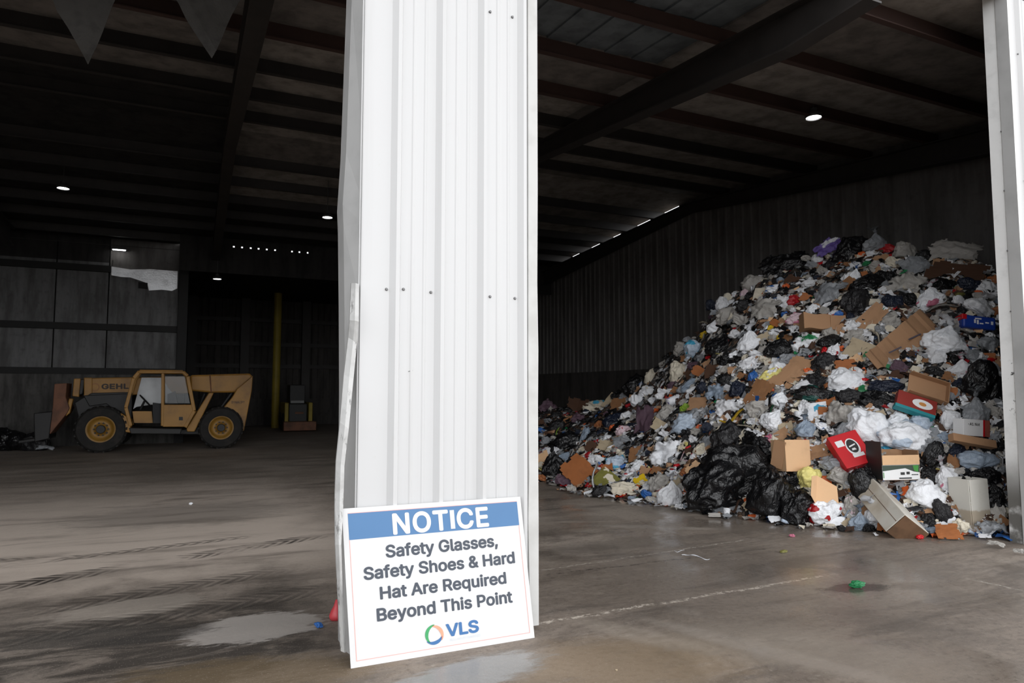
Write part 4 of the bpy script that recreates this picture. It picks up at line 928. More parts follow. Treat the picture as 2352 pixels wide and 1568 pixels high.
# --- the bags, boxes and sheets one can point to: kind, px, py, w, h, turn, colour, name, category, label, short name, accent
T = [
 ('bag', 2009, 556, 66, 46, 8, 'grey', 'plastic_bag', 'bag', 'grey white plastic bag at the very peak of the heap', 'peak bag', None),
 ('lump', 1947, 574, 96, 62, 25, 'black', 'trash_bag', 'bag', 'black bag pointing up at the peak beside the grey white bag', 'black peak bag', None),
 ('sheet', 1902, 564, 72, 36, 28, 'purple', 'striped_wrap', 'wrap', 'purple and white striped wrap sticking up near the peak', 'purple wrap', 'white'),
 ('cloth', 2042, 574, 52, 26, -18, 'red', 'red_cloth', 'cloth', 'dark red cloth between the two pale bags at the peak', 'red cloth', None),
 ('lump', 2078, 574, 58, 44, 0, 'dirty', 'plastic_bag', 'bag', 'off-white rumpled bag beside the dark red cloth at the peak', None, None),
 ('sheet', 2192, 578, 130, 58, -8, 'dirty', 'plastic_sheet', 'sheet', 'ragged off-white plastic sheet along the crest near the doorway jamb', 'crest sheet', None),
 ('lump', 2128, 592, 52, 38, 0, 'matt', 'trash_bag', 'bag', 'black bag on the crest just beside the ragged white sheet', None, None),
 ('card', 2196, 624, 140, 46, -6, 'darkbrown', 'cardboard_piece', 'cardboard', 'long dark brown cardboard under the ragged crest sheet', 'crest cardboard', None),
 ('sheet', 1800, 608, 120, 58, 10, 'black', 'black_film', 'sheet', 'wrinkled black film lying along the crest toward the pillar', 'crest film', None),
 ('wad', 1979, 586, 20, 18, 0, 'orange', 'plastic_scrap', 'scrap', 'orange red scrap just under the black peak bag', None, None),
 ('sheet', 2100, 614, 74, 54, 20, 'grey', 'clear_film', 'film', 'crumpled clear grey film under the crest between pale bags and sheet', None, None),
 ('sheet', 2078, 655, 84, 56, -10, 'dirty', 'clear_film', 'film', 'large crumpled clear film below the peak bags', 'clear film', None),
 ('bag', 1961, 637, 46, 46, -12, 'bright', 'plastic_bag', 'bag', 'white bag with a blue star shape below the peak', 'star bag', 'blue'),
 ('wad', 1992, 606, 28, 15, 0, 'green', 'plastic_scrap', 'scrap', 'dark green scrap below the peak bag', None, None),
 ('lump', 1990, 650, 86, 44, 8, 'black', 'trash_bag', 'bag', 'flat black bag below the star bag', None, None),
 ('sheet', 1902, 676, 78, 66, 0, 'grey', 'clear_bag', 'bag', 'see-through grey bag with a blue patch high on the slope', 'grey patch bag', None),
 ('wad', 1917, 666, 20, 18, 0, 'blue', 'blue_label', 'label', 'round blue patch on the see-through grey bag', None, 'paleblue'),
 ('lump', 1962, 693, 80, 56, 30, 'matt', 'trash_bag', 'bag', 'big matt black bag beside the see-through grey bag', None, None),
 ('lump', 1728, 648, 54, 38, 20, 'dirty', 'plastic_bag', 'bag', 'greyish bag on the upper edge of the slope by the black crest film', None, None),
 ('flat', 1748, 675, 34, 28, 0, 'cream', 'carton', 'carton', 'pale square carton on the upper edge of the slope', 'pale square carton', None),
 ('wad', 1823, 690, 34, 28, 0, 'red', 'red_wad', 'wad', 'dark red crumpled wad high on the slope', 'red wad', None),
 ('wad', 1805, 657, 17, 14, 0, 'orange', 'plastic_scrap', 'scrap', 'orange yellow scrap above the dark red wad', None, 'yellow'),
 ('lump', 1860, 650, 50, 20, 14, 'white', 'plastic_bag', 'bag', 'narrow white bag lying above the see-through grey bag', None, None),
 ('sheet', 1757, 708, 78, 56, 0, 'dirty', 'clear_film', 'film', 'tangle of pale film below the pale square carton', 'pale tangle', None),
 ('lump', 1826, 731, 56, 30, 8, 'pinkwhite', 'plastic_bag', 'bag', 'white and pink bag beside the crushed brown box', None, 'pink'),
 ('wad', 1803, 722, 18, 14, 0, 'blue', 'plastic_scrap', 'scrap', 'bright blue scrap beside the white and pink bag', None, None),
 ('card', 1994, 736, 100, 38, 40, 'kraft', 'cardboard_piece', 'cardboard', 'creased brown cardboard behind the printed strip', None, None),
 ('flat', 2015, 727, 62, 20, 42, 'bright', 'printed_carton', 'carton', 'white strip of carton printed green and red on the brown cardboard', 'printed strip', 'green'),
 ('card', 2162, 625, 60, 20, 28, 'dirty', 'paper_strip', 'paper', 'dirty white paper strip across the dark crest cardboard', None, None),
 ('bag', 2137, 681, 70, 50, 10, 'bright', 'plastic_bag', 'bag', 'round white bag with pink marks below the crest cardboard', 'pink mark bag', 'pink'),
 ('strip', 2165, 706, 80, 26, 24, 'dirty', 'plastic_bag', 'bag', 'twisted grey bag trailing from the round white bag', None, None),
 ('bag', 2248, 703, 84, 48, -30, 'white', 'plastic_bag', 'bag', 'white bag slumped against the jamb above the blue pack', 'jamb bag', None),
 ('wad', 2205, 678, 28, 14, 0, 'olive', 'plastic_scrap', 'scrap', 'olive yellow scrap between the two white bags near the jamb', None, None),
 ('lump', 2226, 652, 54, 32, 0, 'navy', 'trash_bag', 'bag', 'dark blue bag under the dark crest cardboard', None, None),
 ('lump', 2163, 652, 76, 34, 0, 'black', 'trash_bag', 'bag', 'black bag under the dark crest cardboard beside the dark blue bag', None, None),
 ('bag', 2172, 778, 102, 70, -14, 'bright', 'plastic_bag', 'bag', 'large round pale bag beside the long brown cardboard', 'large round bag', None),
 ('bag', 2208, 846, 72, 48, 10, 'white', 'plastic_bag', 'bag', 'pale see-through bag with pink things inside', 'pink content bag', 'pink'),
 ('can', 2276, 828, 30, 14, 10, 'brightred', 'drink_can', 'can', 'pink red can beside the jamb', None, None),
 ('lump', 2262, 876, 90, 92, -30, 'black', 'trash_bag', 'bag', 'big shiny black bag against the jamb', 'jamb black bag', None),
 ('sheet', 2150, 815, 66, 44, 0, 'white', 'plastic_bag', 'bag', 'crumpled white film under the large round pale bag', None, None),
 ('bag', 1791, 798, 78, 50, 0, 'black', 'trash_bag', 'bag', 'shiny black bag with a yellow tie in the middle of the slope', 'yellow tie bag', None),
 ('bag', 1722, 782, 66, 52, 10, 'bright', 'plastic_bag', 'bag', 'pointed white bag between two black bags on the slope', 'pointed white bag', None),
 ('bag', 1660, 790, 84, 58, 0, 'black', 'trash_bag', 'bag', 'round black bag near the upper edge of the slope', 'round black bag', None),
 ('lump', 1596, 800, 56, 44, 10, 'paleblue', 'plastic_bag', 'bag', 'white and blue bag on the edge of the slope beside the round black bag', 'white blue bag', 'cyan'),
 ('wad', 1618, 770, 24, 20, 35, 'yellow', 'yellow_wrapper', 'wrapper', 'bright yellow wrapper above the white and blue bag', 'yellow wrapper', None),
 ('lump', 1561, 800, 38, 34, 30, 'dirty', 'plastic_bag', 'bag', 'small grey bag at the very edge of the slope', None, None),
 ('wad', 1669, 727, 56, 44, 20, 'dirty', 'paper_wad', 'paper', 'tangle of grey paper on the edge of the slope', 'grey paper tangle', None),
 ('lump', 1675, 685, 26, 26, 0, 'cream', 'plastic_bag', 'bag', 'small cream bag standing on the edge of the slope', None, None),
 ('lump', 1636, 700, 30, 26, 0, 'navy', 'trash_bag', 'bag', 'small dark bag on the edge below the small cream bag', None, None),
 ('lump', 1712, 672, 26, 22, 0, 'pinkwhite', 'plastic_bag', 'bag', 'small white and purple bag beside the pale square carton', None, 'purple'),
 ('sheet', 1849, 785, 60, 40, 0, 'bright', 'plastic_bag', 'bag', 'white bag with a faded green print beside the yellow tie bag', 'green print bag', 'green'),
 ('lump', 1906, 782, 62, 32, 0, 'black', 'trash_bag', 'bag', 'black bag beneath the crushed brown box', None, None),
 ('wad', 1770, 753, 16, 14, 0, 'yellow', 'plastic_scrap', 'scrap', 'yellow scrap above the yellow tie bag', None, None),
 ('wad', 1790, 774, 22, 12, 20, 'yellow', 'bag_tie', 'tie', 'yellow tie strip on the shiny black bag', None, None),
 ('card', 1807, 770, 32, 26, 20, 'brown', 'cardboard_piece', 'cardboard', 'small brown scrap of cardboard by the yellow tie', None, None),
 ('flat', 1974, 803, 60, 44, -20, 'beige', 'cardboard_piece', 'cardboard', 'beige cardboard panel at the foot of the long brown strip', 'beige panel', None),
 ('bag', 1917, 803, 32, 36, -20, 'bright', 'plastic_bag', 'bag', 'small white bag with red corners', None, 'red'),
 ('wad', 1896, 808, 18, 24, 20, 'brightred', 'plastic_scrap', 'scrap', 'bright red scrap beside the small white bag', None, None),
 ('wad', 1933, 800, 15, 14, 0, 'orange', 'plastic_scrap', 'scrap', 'orange scrap beside the beige panel', None, None),
 ('card', 1944, 838, 54, 26, 6, 'rustbrown', 'cardboard_piece', 'cardboard', 'rust brown carton under the white film below the beige panel', 'rust carton', None),
 ('card', 1847, 842, 74, 44, -12, 'kraft', 'cardboard_piece', 'cardboard', 'folded brown cardboard below the yellow tie bag', 'folded cardboard', None),
 ('card', 1803, 870, 84, 46, 40, 'kraft', 'paper_sack', 'sack', 'creased brown paper sack running down from the folded cardboard', 'paper sack', None),
 ('card', 1740, 905, 74, 44, 58, 'brown', 'paper_sack', 'sack', 'lower brown paper sack with a torn pale edge', 'lower sack', None),
 ('lump', 1941, 870, 86, 56, 6, 'bright', 'plastic_bag', 'bag', 'bright white bag in the middle of the heap', 'bright white bag', None),
 ('lump', 1846, 884, 52, 24, 6, 'white', 'plastic_bag', 'bag', 'white bag with a blue disc beside the brown sack', None, None),
 ('wad', 1831, 890, 16, 16, 0, 'blue', 'disc_label', 'label', 'blue disc at the end of the small white bag', None, 'white'),
 ('lump', 1867, 902, 88, 38, 0, 'black', 'trash_bag', 'bag', 'glossy black bag with a teal edge', 'teal edge bag', 'teal'),
 ('sheet', 1882, 874, 52, 30, -20, 'matt', 'tray', 'tray', 'dark tray tilted above the glossy black bag', None, None),
 ('bag', 1792, 918, 48, 40, -20, 'bright', 'plastic_bag', 'bag', 'white bag with a green strap', 'green strap bag', None),
 ('strip', 1778, 932, 36, 12, 70, 'green', 'green_strap', 'strap', 'green strap between two white bags', None, None),
 ('bag', 1777, 962, 56, 56, -25, 'bright', 'plastic_bag', 'bag', 'white bag under the green strap', 'lower strap bag', None),
 ('lump', 1945, 908, 70, 36, 0, 'matt', 'trash_bag', 'bag', 'dusty black bag under the bright white bag', None, None),
 ('sheet', 2020, 920, 104, 44, -14, 'black', 'black_film', 'sheet', 'black plastic sheet above the pile of white bags', 'black sheet', None),
 ('lump', 2034, 886, 80, 30, 0, 'navy', 'trash_bag', 'bag', 'dark bag beside the bright white bag, above the black sheet', None, None),
 ('sheet', 1770, 864, 66, 36, 32, 'paleyellow', 'plastic_bag', 'bag', 'white and lime printed bag beside the paper sack', None, 'white'),
 ('wad', 1730, 866, 24, 34, 0, 'blue', 'plastic_scrap', 'scrap', 'deep blue scrap among black bags by the lime printed bag', None, None),
 ('flat', 1877, 944, 46, 40, 8, 'bright', 'carton', 'carton', 'white carton with a blue stripe', 'blue stripe carton', 'cyan'),
 ('bag', 1851, 983, 64, 44, 0, 'bluegrey', 'plastic_bag', 'bag', 'grey blue bag right above the tan open box', 'grey blue bag', None),
 ('sheet', 1930, 955, 72, 64, -20, 'dirty', 'plastic_sack', 'sack', 'dirty white open sack beside the big leaning bag', 'dirty sack', None),
 ('lump', 1988, 974, 90, 84, 30, 'bright', 'plastic_bag', 'bag', 'big white bag leaning above the red box', 'big leaning bag', None),
 ('lump', 2058, 964, 52, 40, 10, 'bright', 'plastic_bag', 'bag', 'white bag on top between the two big white bags', None, None),
 ('lump', 2072, 996, 114, 72, -10, 'bright', 'plastic_bag', 'bag', 'biggest white bag above the green and white case', 'biggest white bag', 'paleblue'),
 ('lump', 2117, 965, 68, 44, -20, 'paleblue', 'plastic_bag', 'bag', 'pale bluish bag beside the biggest white bag', 'pale bluish bag', None),
 ('bag', 2181, 960, 56, 48, 30, 'white', 'plastic_bag', 'bag', 'tied white bag beside the long wooden board', 'tied white bag', None),
 ('bag', 2238, 940, 70, 66, 0, 'grey', 'clear_bag', 'bag', 'tied clear grey bag above the white and red package', 'tied clear bag', None),
 ('lump', 2244, 1054, 86, 44, 6, 'bluegrey', 'plastic_bag', 'bag', 'blue grey bag under the long board by the jamb', 'blue grey bag', None),
 ('lump', 2196, 1034, 50, 36, 0, 'navy', 'trash_bag', 'bag', 'dark blue grey bag under the long board', None, None),
 ('card', 2188, 1060, 48, 34, -40, 'brown', 'cardboard_piece', 'cardboard', 'torn brown cardboard under the dark blue grey bag', None, None),
 ('lump', 1984, 1112, 66, 82, 10, 'black', 'trash_bag', 'bag', 'black bag below the red box', 'black bag under the red box', None),
 ('lump', 2128, 1132, 80, 66, -20, 'bright', 'plastic_bag', 'bag', 'bright white bag between the two tall pale boxes', 'white bag between the tall boxes', None),
 ('bag', 2170, 1094, 56, 60, 20, 'white', 'plastic_bag', 'bag', 'white bag with red and blue print above the upright pale box', 'printed bag', 'pink'),
 ('lump', 1860, 1093, 60, 50, 10, 'paleyellow', 'plastic_bag', 'bag', 'pale yellow bag in front of the tan open box', 'yellow bag', None),
 ('lump', 1893, 1190, 74, 54, 30, 'bright', 'plastic_bag', 'bag', 'white bag with red print lying on the floor', 'red print bag', 'red'),
 ('cup', 1877, 1188, 34, 54, 10, 'brightred', 'red_tub', 'tub', 'red round tub at the end of the red print bag', None, None),
 ('card', 1919, 1209, 48, 20, 4, 'bright', 'white_tray', 'tray', 'white tray under the red print bag', None, None),
 ('bag', 1972, 1206, 54, 46, 0, 'bluegrey', 'plastic_bag', 'bag', 'grey see-through bag on the floor', 'grey floor bag', None),
 ('bag', 2018, 1192, 80, 60, 30, 'bright', 'plastic_bag', 'bag', 'white tied bag on the floor against the fallen pale box', 'white floor bag', None),
 ('lump', 1832, 1178, 84, 82, 0, 'black', 'trash_bag', 'bag', 'square black bag on the floor beside the red print bag', 'square black bag', None),
 ('lump', 1772, 1150, 104, 120, -12, 'black', 'trash_bag', 'bag', 'black bag stuffed with printed packs beside the huge black sheeting', 'stuffed black bag', None),
 ('lump', 1690, 1068, 150, 120, 24, 'black', 'trash_bag', 'bag', 'huge wrinkled black sheeting at the front of the heap', 'huge black sheeting', None),
 ('lump', 1640, 1140, 170, 100, 18, 'black', 'trash_bag', 'bag', 'long black sheeting sweeping down to the floor under the huge one', 'sweeping black sheeting', None),
 ('sheet', 1710, 1110, 150, 90, 20, 'black', 'black_film', 'sheet', 'shiny folded black film draped over the huge black sheeting', None, None),
 ('lump', 1668, 1000, 76, 78, -8, 'matt', 'trash_bag', 'bag', 'matt grey black bag standing at the top of the huge black sheeting', 'matt standing bag', None),
 ('sheet', 1738, 1030, 90, 70, -20, 'black', 'black_film', 'sheet', 'crumpled black film beside the tan open box', None, None),
 ('strip', 1766, 1176, 50, 14, -58, 'red', 'snack_packet', 'packet', 'red packet sticking out beneath the stuffed black bag', None, 'brightred'),
 ('wad', 1766, 1192, 12, 14, 0, 'blue', 'snack_packet', 'packet', 'blue packet below the red packet', None, None),
 ('card', 1779, 1200, 28, 18, 20, 'bright', 'paper_cup', 'cup', 'white crushed paper below the blue packet', None, None),
 ('cup', 1669, 1187, 20, 18, 80, 'bright', 'paper_cup', 'cup', 'white cup on the floor under the sweeping black sheeting', None, None),
 ('flat', 1641, 1188, 28, 9, 0, 'dirty', 'paper_plate', 'plate', 'grey white plate on the floor beside the white cup', None, None),
 ('bottle', 1731, 1190, 26, 10, 4, 'orange', 'plastic_bottle', 'bottle', 'small orange and white bottle on the floor below the stuffed bag', None, None),
 ('lump', 1654, 1176, 50, 18, 0, 'grey', 'plastic_bag', 'bag', 'flattened grey bag under the sweeping black sheeting', None, None),
 ('bag', 1540, 1147, 66, 62, 0, 'white', 'plastic_bag', 'bag', 'round white ribbed bag on the floor beside the black sheeting', 'round ribbed bag', None),
 ('lump', 1514, 1110, 56, 44, 20, 'dirty', 'plastic_bag', 'bag', 'grey white bag resting above the round ribbed bag', None, None),
 ('card', 1475, 1108, 34, 38, 30, 'yellow', 'yellow_paper', 'paper', 'yellow paper standing near the floor edge', 'yellow paper', None),
 ('wad', 1486, 1143, 30, 20, -30, 'blue', 'blue_wrapper', 'wrapper', 'blue wrapper on the floor beside the round ribbed bag', None, None),
 ('strip', 1366, 1118, 70, 20, 100, 'bright', 'foam_tray', 'tray', 'white curved foam strip at the front edge of the heap', 'foam strip', None),
 ('flat', 1390, 1108, 46, 46, -40, 'olive', 'food_carton', 'carton', 'green carton with a white label beside the white foam strip', 'green carton', 'cream'),
 ('wad', 1392, 1088, 24, 12, -30, 'yellow', 'plastic_scrap', 'scrap', 'yellow scrap on top of the green carton', None, None),
 ('sheet', 1432, 1130, 74, 34, 0, 'cream', 'shredded_paper', 'paper', 'cream shredded paper on the floor between carton and yellow paper', 'shredded paper', None),
 ('card', 1326, 1100, 62, 66, 40, 'rustbrown', 'paper_sack', 'sack', 'crumpled orange brown paper sack at the pillar end of the heap', 'orange sack', None),
 ('bag', 1272, 1088, 62, 72, 0, 'black', 'trash_bag', 'bag', 'black bag beside the orange brown sack', 'pillar end black bag', None),
 ('lump', 1266, 1040, 56, 32, 10, 'white', 'paper_wad', 'paper', 'white and violet papers on top of the black bag near the pillar', 'violet papers', 'purple'),
 ('sheet', 1536, 1040, 84, 72, -10, 'bright', 'plastic_sack', 'sack', 'white three-cornered woven sack in front of the dark hairy waste', 'three-cornered sack', None),
 ('strip', 1574, 1056, 34, 22, -60, 'pinkwhite', 'net_bag', 'bag', 'pinkish net bag beside the three-cornered sack', None, None),
 ('sheet', 1482, 985, 56, 110, 6, 'mauve', 'tangled_cloth', 'cloth', 'dark purple brown tangle of hairy cloth hanging down the slope', 'hairy tangle', None),
 ('lump', 1569, 973, 76, 50, 34, 'paleblue', 'plastic_bag', 'bag', 'pale blue see-through bag lying slanted', 'slanted blue bag', None),
 ('lump', 1530, 950, 50, 50, 0, 'dirty', 'plastic_bag', 'bag', 'lilac grey bag beside the slanted pale blue bag', 'lilac bag', None),
 ('wad', 1574, 938, 30, 26, 20, 'lime', 'lime_wrapper', 'wrapper', 'lime green wrapper above the slanted pale blue bag', 'lime wrapper', None),
 ('card', 1620, 927, 80, 30, 0, 'kraft', 'cardboard_piece', 'cardboard', 'torn brown cardboard beside the lime green wrapper', 'torn cardboard', None),
 ('cup', 1546, 920, 30, 26, 10, 'bright', 'round_tub', 'tub', 'white and purple tub above the lilac grey bag', 'purple tub', 'purple'),
 ('sheet', 1672, 938, 66, 44, 0, 'white', 'clear_film', 'film', 'shiny clear wad behind the yellow peel', None, None),
 ('strip', 1684, 958, 66, 24, 20, 'yellow', 'yellow_band', 'band', 'bent yellow band over the matt standing bag', 'yellow band', None),
 ('strip', 1725, 985, 70, 16, -10, 'cream', 'paper_strip', 'paper', 'long cream strip beside the matt standing bag', None, None),
 ('lump', 1586, 883, 54, 26, 24, 'bluegrey', 'plastic_bag', 'bag', 'blue grey bag fold below the striped white sack', None, None),
 ('sheet', 1646, 898, 52, 44, 0, 'bluegrey', 'plastic_bag', 'bag', 'crinkled blue grey bag above the torn cardboard', 'crinkled blue bag', None),
 ('lump', 1698, 893, 56, 40, 0, 'navy', 'trash_bag', 'bag', 'dark bag beside the crinkled blue grey bag', None, None),
 ('lump', 1560, 854, 54, 56, 10, 'cream', 'plastic_sack', 'sack', 'cream striped sack on the edge of the slope', 'striped sack', None),
 ('lump', 1496, 866, 30, 42, -10, 'cream', 'plastic_bag', 'bag', 'narrow cream bag at the edge beside a black bag', None, None),
 ('lump', 1459, 884, 66, 56, 0, 'black', 'trash_bag', 'bag', 'black bag against the dark push wall at the edge', 'edge black bag', None),
 ('sheet', 1372, 936, 60, 36, -18, 'cream', 'paper_sheet', 'paper', 'folded white paper sticking up at the low pillar end', 'folded paper', None),
 ('wad', 1378, 924, 34, 12, 0, 'cyan', 'plastic_scrap', 'scrap', 'light blue scrap on top of the folded white paper', None, None),
 ('card', 1402, 922, 24, 40, -35, 'beige', 'cardboard_piece', 'cardboard', 'beige flap standing beside the light blue scrap', None, None),
 ('wad', 1440, 958, 34, 32, 0, 'white', 'plastic_bag', 'bag', 'white wad beside the hairy tangle', 'tangle wad', None),
 ('wad', 1377, 976, 24, 22, 0, 'rustbrown', 'food_scrap', 'scrap', 'orange brown scrap below the folded paper', None, None),
 ('wad', 1408, 984, 18, 20, 0, 'orange', 'food_scrap', 'scrap', 'orange scrap beside the white and red wrap', None, None),
 ('wad', 1432, 990, 40, 28, 0, 'pinkwhite', 'food_wrap', 'wrap', 'white and red wrap below the tangle wad', None, 'red'),
 ('sheet', 1433, 1016, 66, 34, 0, 'grey', 'clear_tray', 'tray', 'clear tray below the white and red wrap', 'clear tray', None),
 ('lump', 1344, 1002, 22, 48, -14, 'bluegrey', 'plastic_bag', 'bag', 'narrow grey green bag standing in the dark low end', 'narrow grey bag', None),
 ('lump', 1302, 1014, 76, 56, 0, 'black', 'trash_bag', 'bag', 'black bag behind the violet papers', None, None),
 ('strip', 1276, 996, 34, 12, 40, 'lime', 'lime_band', 'band', 'lime band over the black bag near the pillar', None, None),
 ('lump', 1244, 990, 22, 18, 0, 'blue', 'plastic_bag', 'bag', 'dark blue bag close behind the pillar edge', None, None),
 ('lump', 1254, 1014, 28, 26, 0, 'grey', 'plastic_bag', 'bag', 'grey bag close behind the pillar edge under the lime band', None, None),
 ('wad', 1354, 1046, 26, 18, 10, 'red', 'plastic_scrap', 'scrap', 'red scrap above the orange brown sack', None, None),
 ('card', 1459, 1044, 32, 38, 10, 'brown', 'cardboard_piece', 'cardboard', 'brown cardboard scrap beside the three-cornered sack', None, None),
 ('lump', 1418, 1062, 58, 44, -30, 'paleblue', 'plastic_bag', 'bag', 'white and light blue bag above the green carton', 'light blue bag', 'cyan'),
 ('lump', 1322, 1062, 48, 36, 0, 'matt', 'plastic_bag', 'bag', 'grey bag above the orange brown sack', None, None),
 ('card', 1597, 1080, 40, 38, 40, 'tan', 'cardboard_piece', 'cardboard', 'tan cardboard between the three-cornered sack and the black sheeting', None, None),
 ('lump', 1612, 1030, 44, 30, 0, 'cream', 'plastic_bag', 'bag', 'brown and white bag beside the matt standing bag', None, 'brown'),
 ('wad', 1766, 1010, 26, 30, 0, 'pink', 'pink_wad', 'wad', 'pink wad beside the tan open box', 'pink wad', None),
 ('sheet', 1737, 1002, 50, 30, -10, 'bright', 'paper_sheet', 'paper', 'white torn paper beside the pink wad', None, None),
 ('strip', 1795, 1083, 56, 20, -28, 'white', 'clear_film', 'film', 'white plastic strip on the stuffed black bag', None, None),
 ('card', 1878, 1038, 34, 52, -70, 'kraft', 'cardboard_flap', 'cardboard', 'brown flaps between the tan box and the red box', None, None),
 ('lump', 1915, 1066, 64, 36, -10, 'grey', 'plastic_bag', 'bag', 'grey bag under the red box', None, None),
 ('lump', 1930, 1092, 60, 40, -20, 'dirty', 'plastic_bag', 'bag', 'dirty grey bag beside the pale yellow bag', None, None),
 ('lump', 1955, 1160, 36, 44, 0, 'dirty', 'plastic_bag', 'bag', 'dirty pinkish bag above the grey floor bag', None, 'pinkwhite'),
 ('lump', 2148, 1046, 50, 66, -30, 'black', 'trash_bag', 'bag', 'black bag beside the green and white case', 'case black bag', None),
 ('lump', 2163, 1176, 40, 70, 14, 'matt', 'trash_bag', 'bag', 'dark bag beside the upright pale box', None, None),
 ('card', 2176, 1207, 52, 24, 20, 'bright', 'torn_carton', 'carton', 'torn white carton on the floor between the tall pale boxes', None, None),
 ('lump', 2150, 1222, 60, 20, 0, 'bluegrey', 'plastic_bag', 'bag', 'flat grey bag on the floor in front of the fallen box', None, None),
 ('sheet', 2293, 1178, 36, 66, 0, 'dirty', 'clear_film', 'film', 'tangled clear film between the upright box and the jamb', None, None),
 ('card', 2300, 1200, 30, 30, 50, 'brown', 'cardboard_piece', 'cardboard', 'brown scrap at the foot of the jamb', None, None),
 ('lump', 2260, 1090, 70, 40, 0, 'black', 'trash_bag', 'bag', 'black bag behind the upright pale box', None, None),
 ('lump', 2283, 1140, 50, 60, 0, 'black', 'trash_bag', 'bag', 'black bag between the upright pale box and the jamb', None, None),
 ('cup', 2156, 892, 56, 22, 0, 'bright', 'foil_plate', 'plate', 'white plate with red edge in the brown box near the jamb', None, 'orange'),
 ('can', 1886, 922, 20, 12, 0, 'orange', 'drink_can', 'can', 'orange can below the glossy black bag', None, None),
]
for row in T:
    kind, px, py, w, h_, rot, col, nm, cat, lb, short, acc = row
    put(kind, px, py, w, h_, rot, col, nm, cat, lb, short, acc, sink=.2)

# --- boxes, each built as walls, flaps and print
M['tan_board'] = gmat('tan', 'flat'); M['kraft_board'] = gmat('kraft', 'flat'); M['red_box'] = simple('red_box_card', lin('#c4121d'), .4, dirt=.15)
M['print_white'] = simple('print_white', (.80, .80, .80), .5, dirt=.1); M['print_black'] = simple('print_black', (.02, .02, .02), .5, dirt=.1); M['print_green'] = simple('print_green', lin('#3f8f3a'), .5, dirt=.2)
def m_wetbox():
    n = NT('pale_waxed_board'); z = n.xyz()[2]
    f = n.step(n.m('ADD', z, n.m('MULTIPLY', n.m('SUBTRACT', n.noise(3, 4), .5), .22)), .30, .27)
    g = n.step(n.noise(2.2, 5, .65), .50, .74)
    c = n.mix(n.m('MULTIPLY', g, .35), (.68, .66, .60), (.36, .30, .22)); c = n.mix(n.m('MULTIPLY', f, .8), c, (.40, .32, .225))
    n.bump(n.noise(8, 3), .15, .02); return n.fin(c, .55)
M['wet_box'] = m_wetbox()
M['pale_box'] = simple('stained_pale_board', (.66, .64, .58), .55, dirt=.6, scale=2.0, dcol=(.38, .29, .19))
M['soaked'] = simple('soaked_board', (.15, .08, .04), .7, dirt=.7, scale=5, dcol=(.06, .03, .015))
class Frame:                                            # a box's own axes, found from the picture's corners and a facing
    def __init__(s, c_px, n, ex_px, depth=None):
        p, _ = hit(*c_px); d = depth if depth else depth_of(p); s.p = at(*c_px, d); s.n = n.normalized()
        q = on_plane(c_px[0] + ex_px[0], c_px[1] + ex_px[1], s.p, s.n)
        s.x = (q - s.p).normalized(); s.y = s.n.cross(s.x).normalized(); s.k = d / F
    def P(s, a, b, c): return s.p + s.x * a + s.y * b + s.n * c
def cam_dir(r, u, v): return (RIGHT * r + UP * u - VIEW * v).normalized()
def fbox(fr, lo, hi, name, mat, parent=None, bevel=.004, **kw):
    mb = MB(); mb.obox(fr.P(*lo), fr.x * (hi[0] - lo[0]), fr.y * (hi[1] - lo[1]), fr.n * (hi[2] - lo[2])); return mb.build(name, mat, parent, bevel=bevel, **kw)
def settle(root, objs=None): pass
def ftext(fr, body, lo, hi, c, mat, parent, bold=.0, name='lettering'):
    vv, ff = text_geo(body, bold, 1.03); mb = MB(); mb.add([fr.P(lo[0] + (hi[0] - lo[0]) * x, lo[1] + (hi[1] - lo[1]) * y / CAP, c) for x, y in vv], ff); mb.build(name, mat, parent)
# tan open-topped box
fr = Frame((1833, 1046), cam_dir(.20, .16, 1), (30, 0), depth=depth_of(hit(1833, 1046)[0]) - .25); k = fr.k
tb = empty('cardboard_box', fr.P(0, -36 * k, 0), label='tan open cardboard box standing upright beside the red box', cat='box')
w2, h2, dp = 32 * k, 36 * k, .34
fbox(fr, (-w2, -h2, -.008), (w2, h2, 0), 'front_panel', M['tan_board'], tb); fbox(fr, (-w2, -h2, -dp), (w2, h2, -dp + .008), 'back_panel', M['tan_board'], tb)
fbox(fr, (-w2, -h2, -dp), (-w2 + .008, h2, 0), 'side_panel', M['tan_board'], tb); fbox(fr, (w2 - .008, -h2, -dp), (w2, h2, 0), 'side_panel', M['tan_board'], tb)
fbox(fr, (-w2, -h2, -dp), (w2, -h2 + .008, 0), 'bottom_panel', M['tan_board'], tb)
f2 = Frame((1790, 1042), cam_dir(-.75, .05, .66), (14, 4), depth=depth_of(fr.p) + .05)
fbox(f2, (-.10, -34 * k, 0), (.07, 30 * k, .006), 'flap', M['kraft_board'], tb)
FEAT.append((1833, 1046, 40, 40, 'tan open box'))
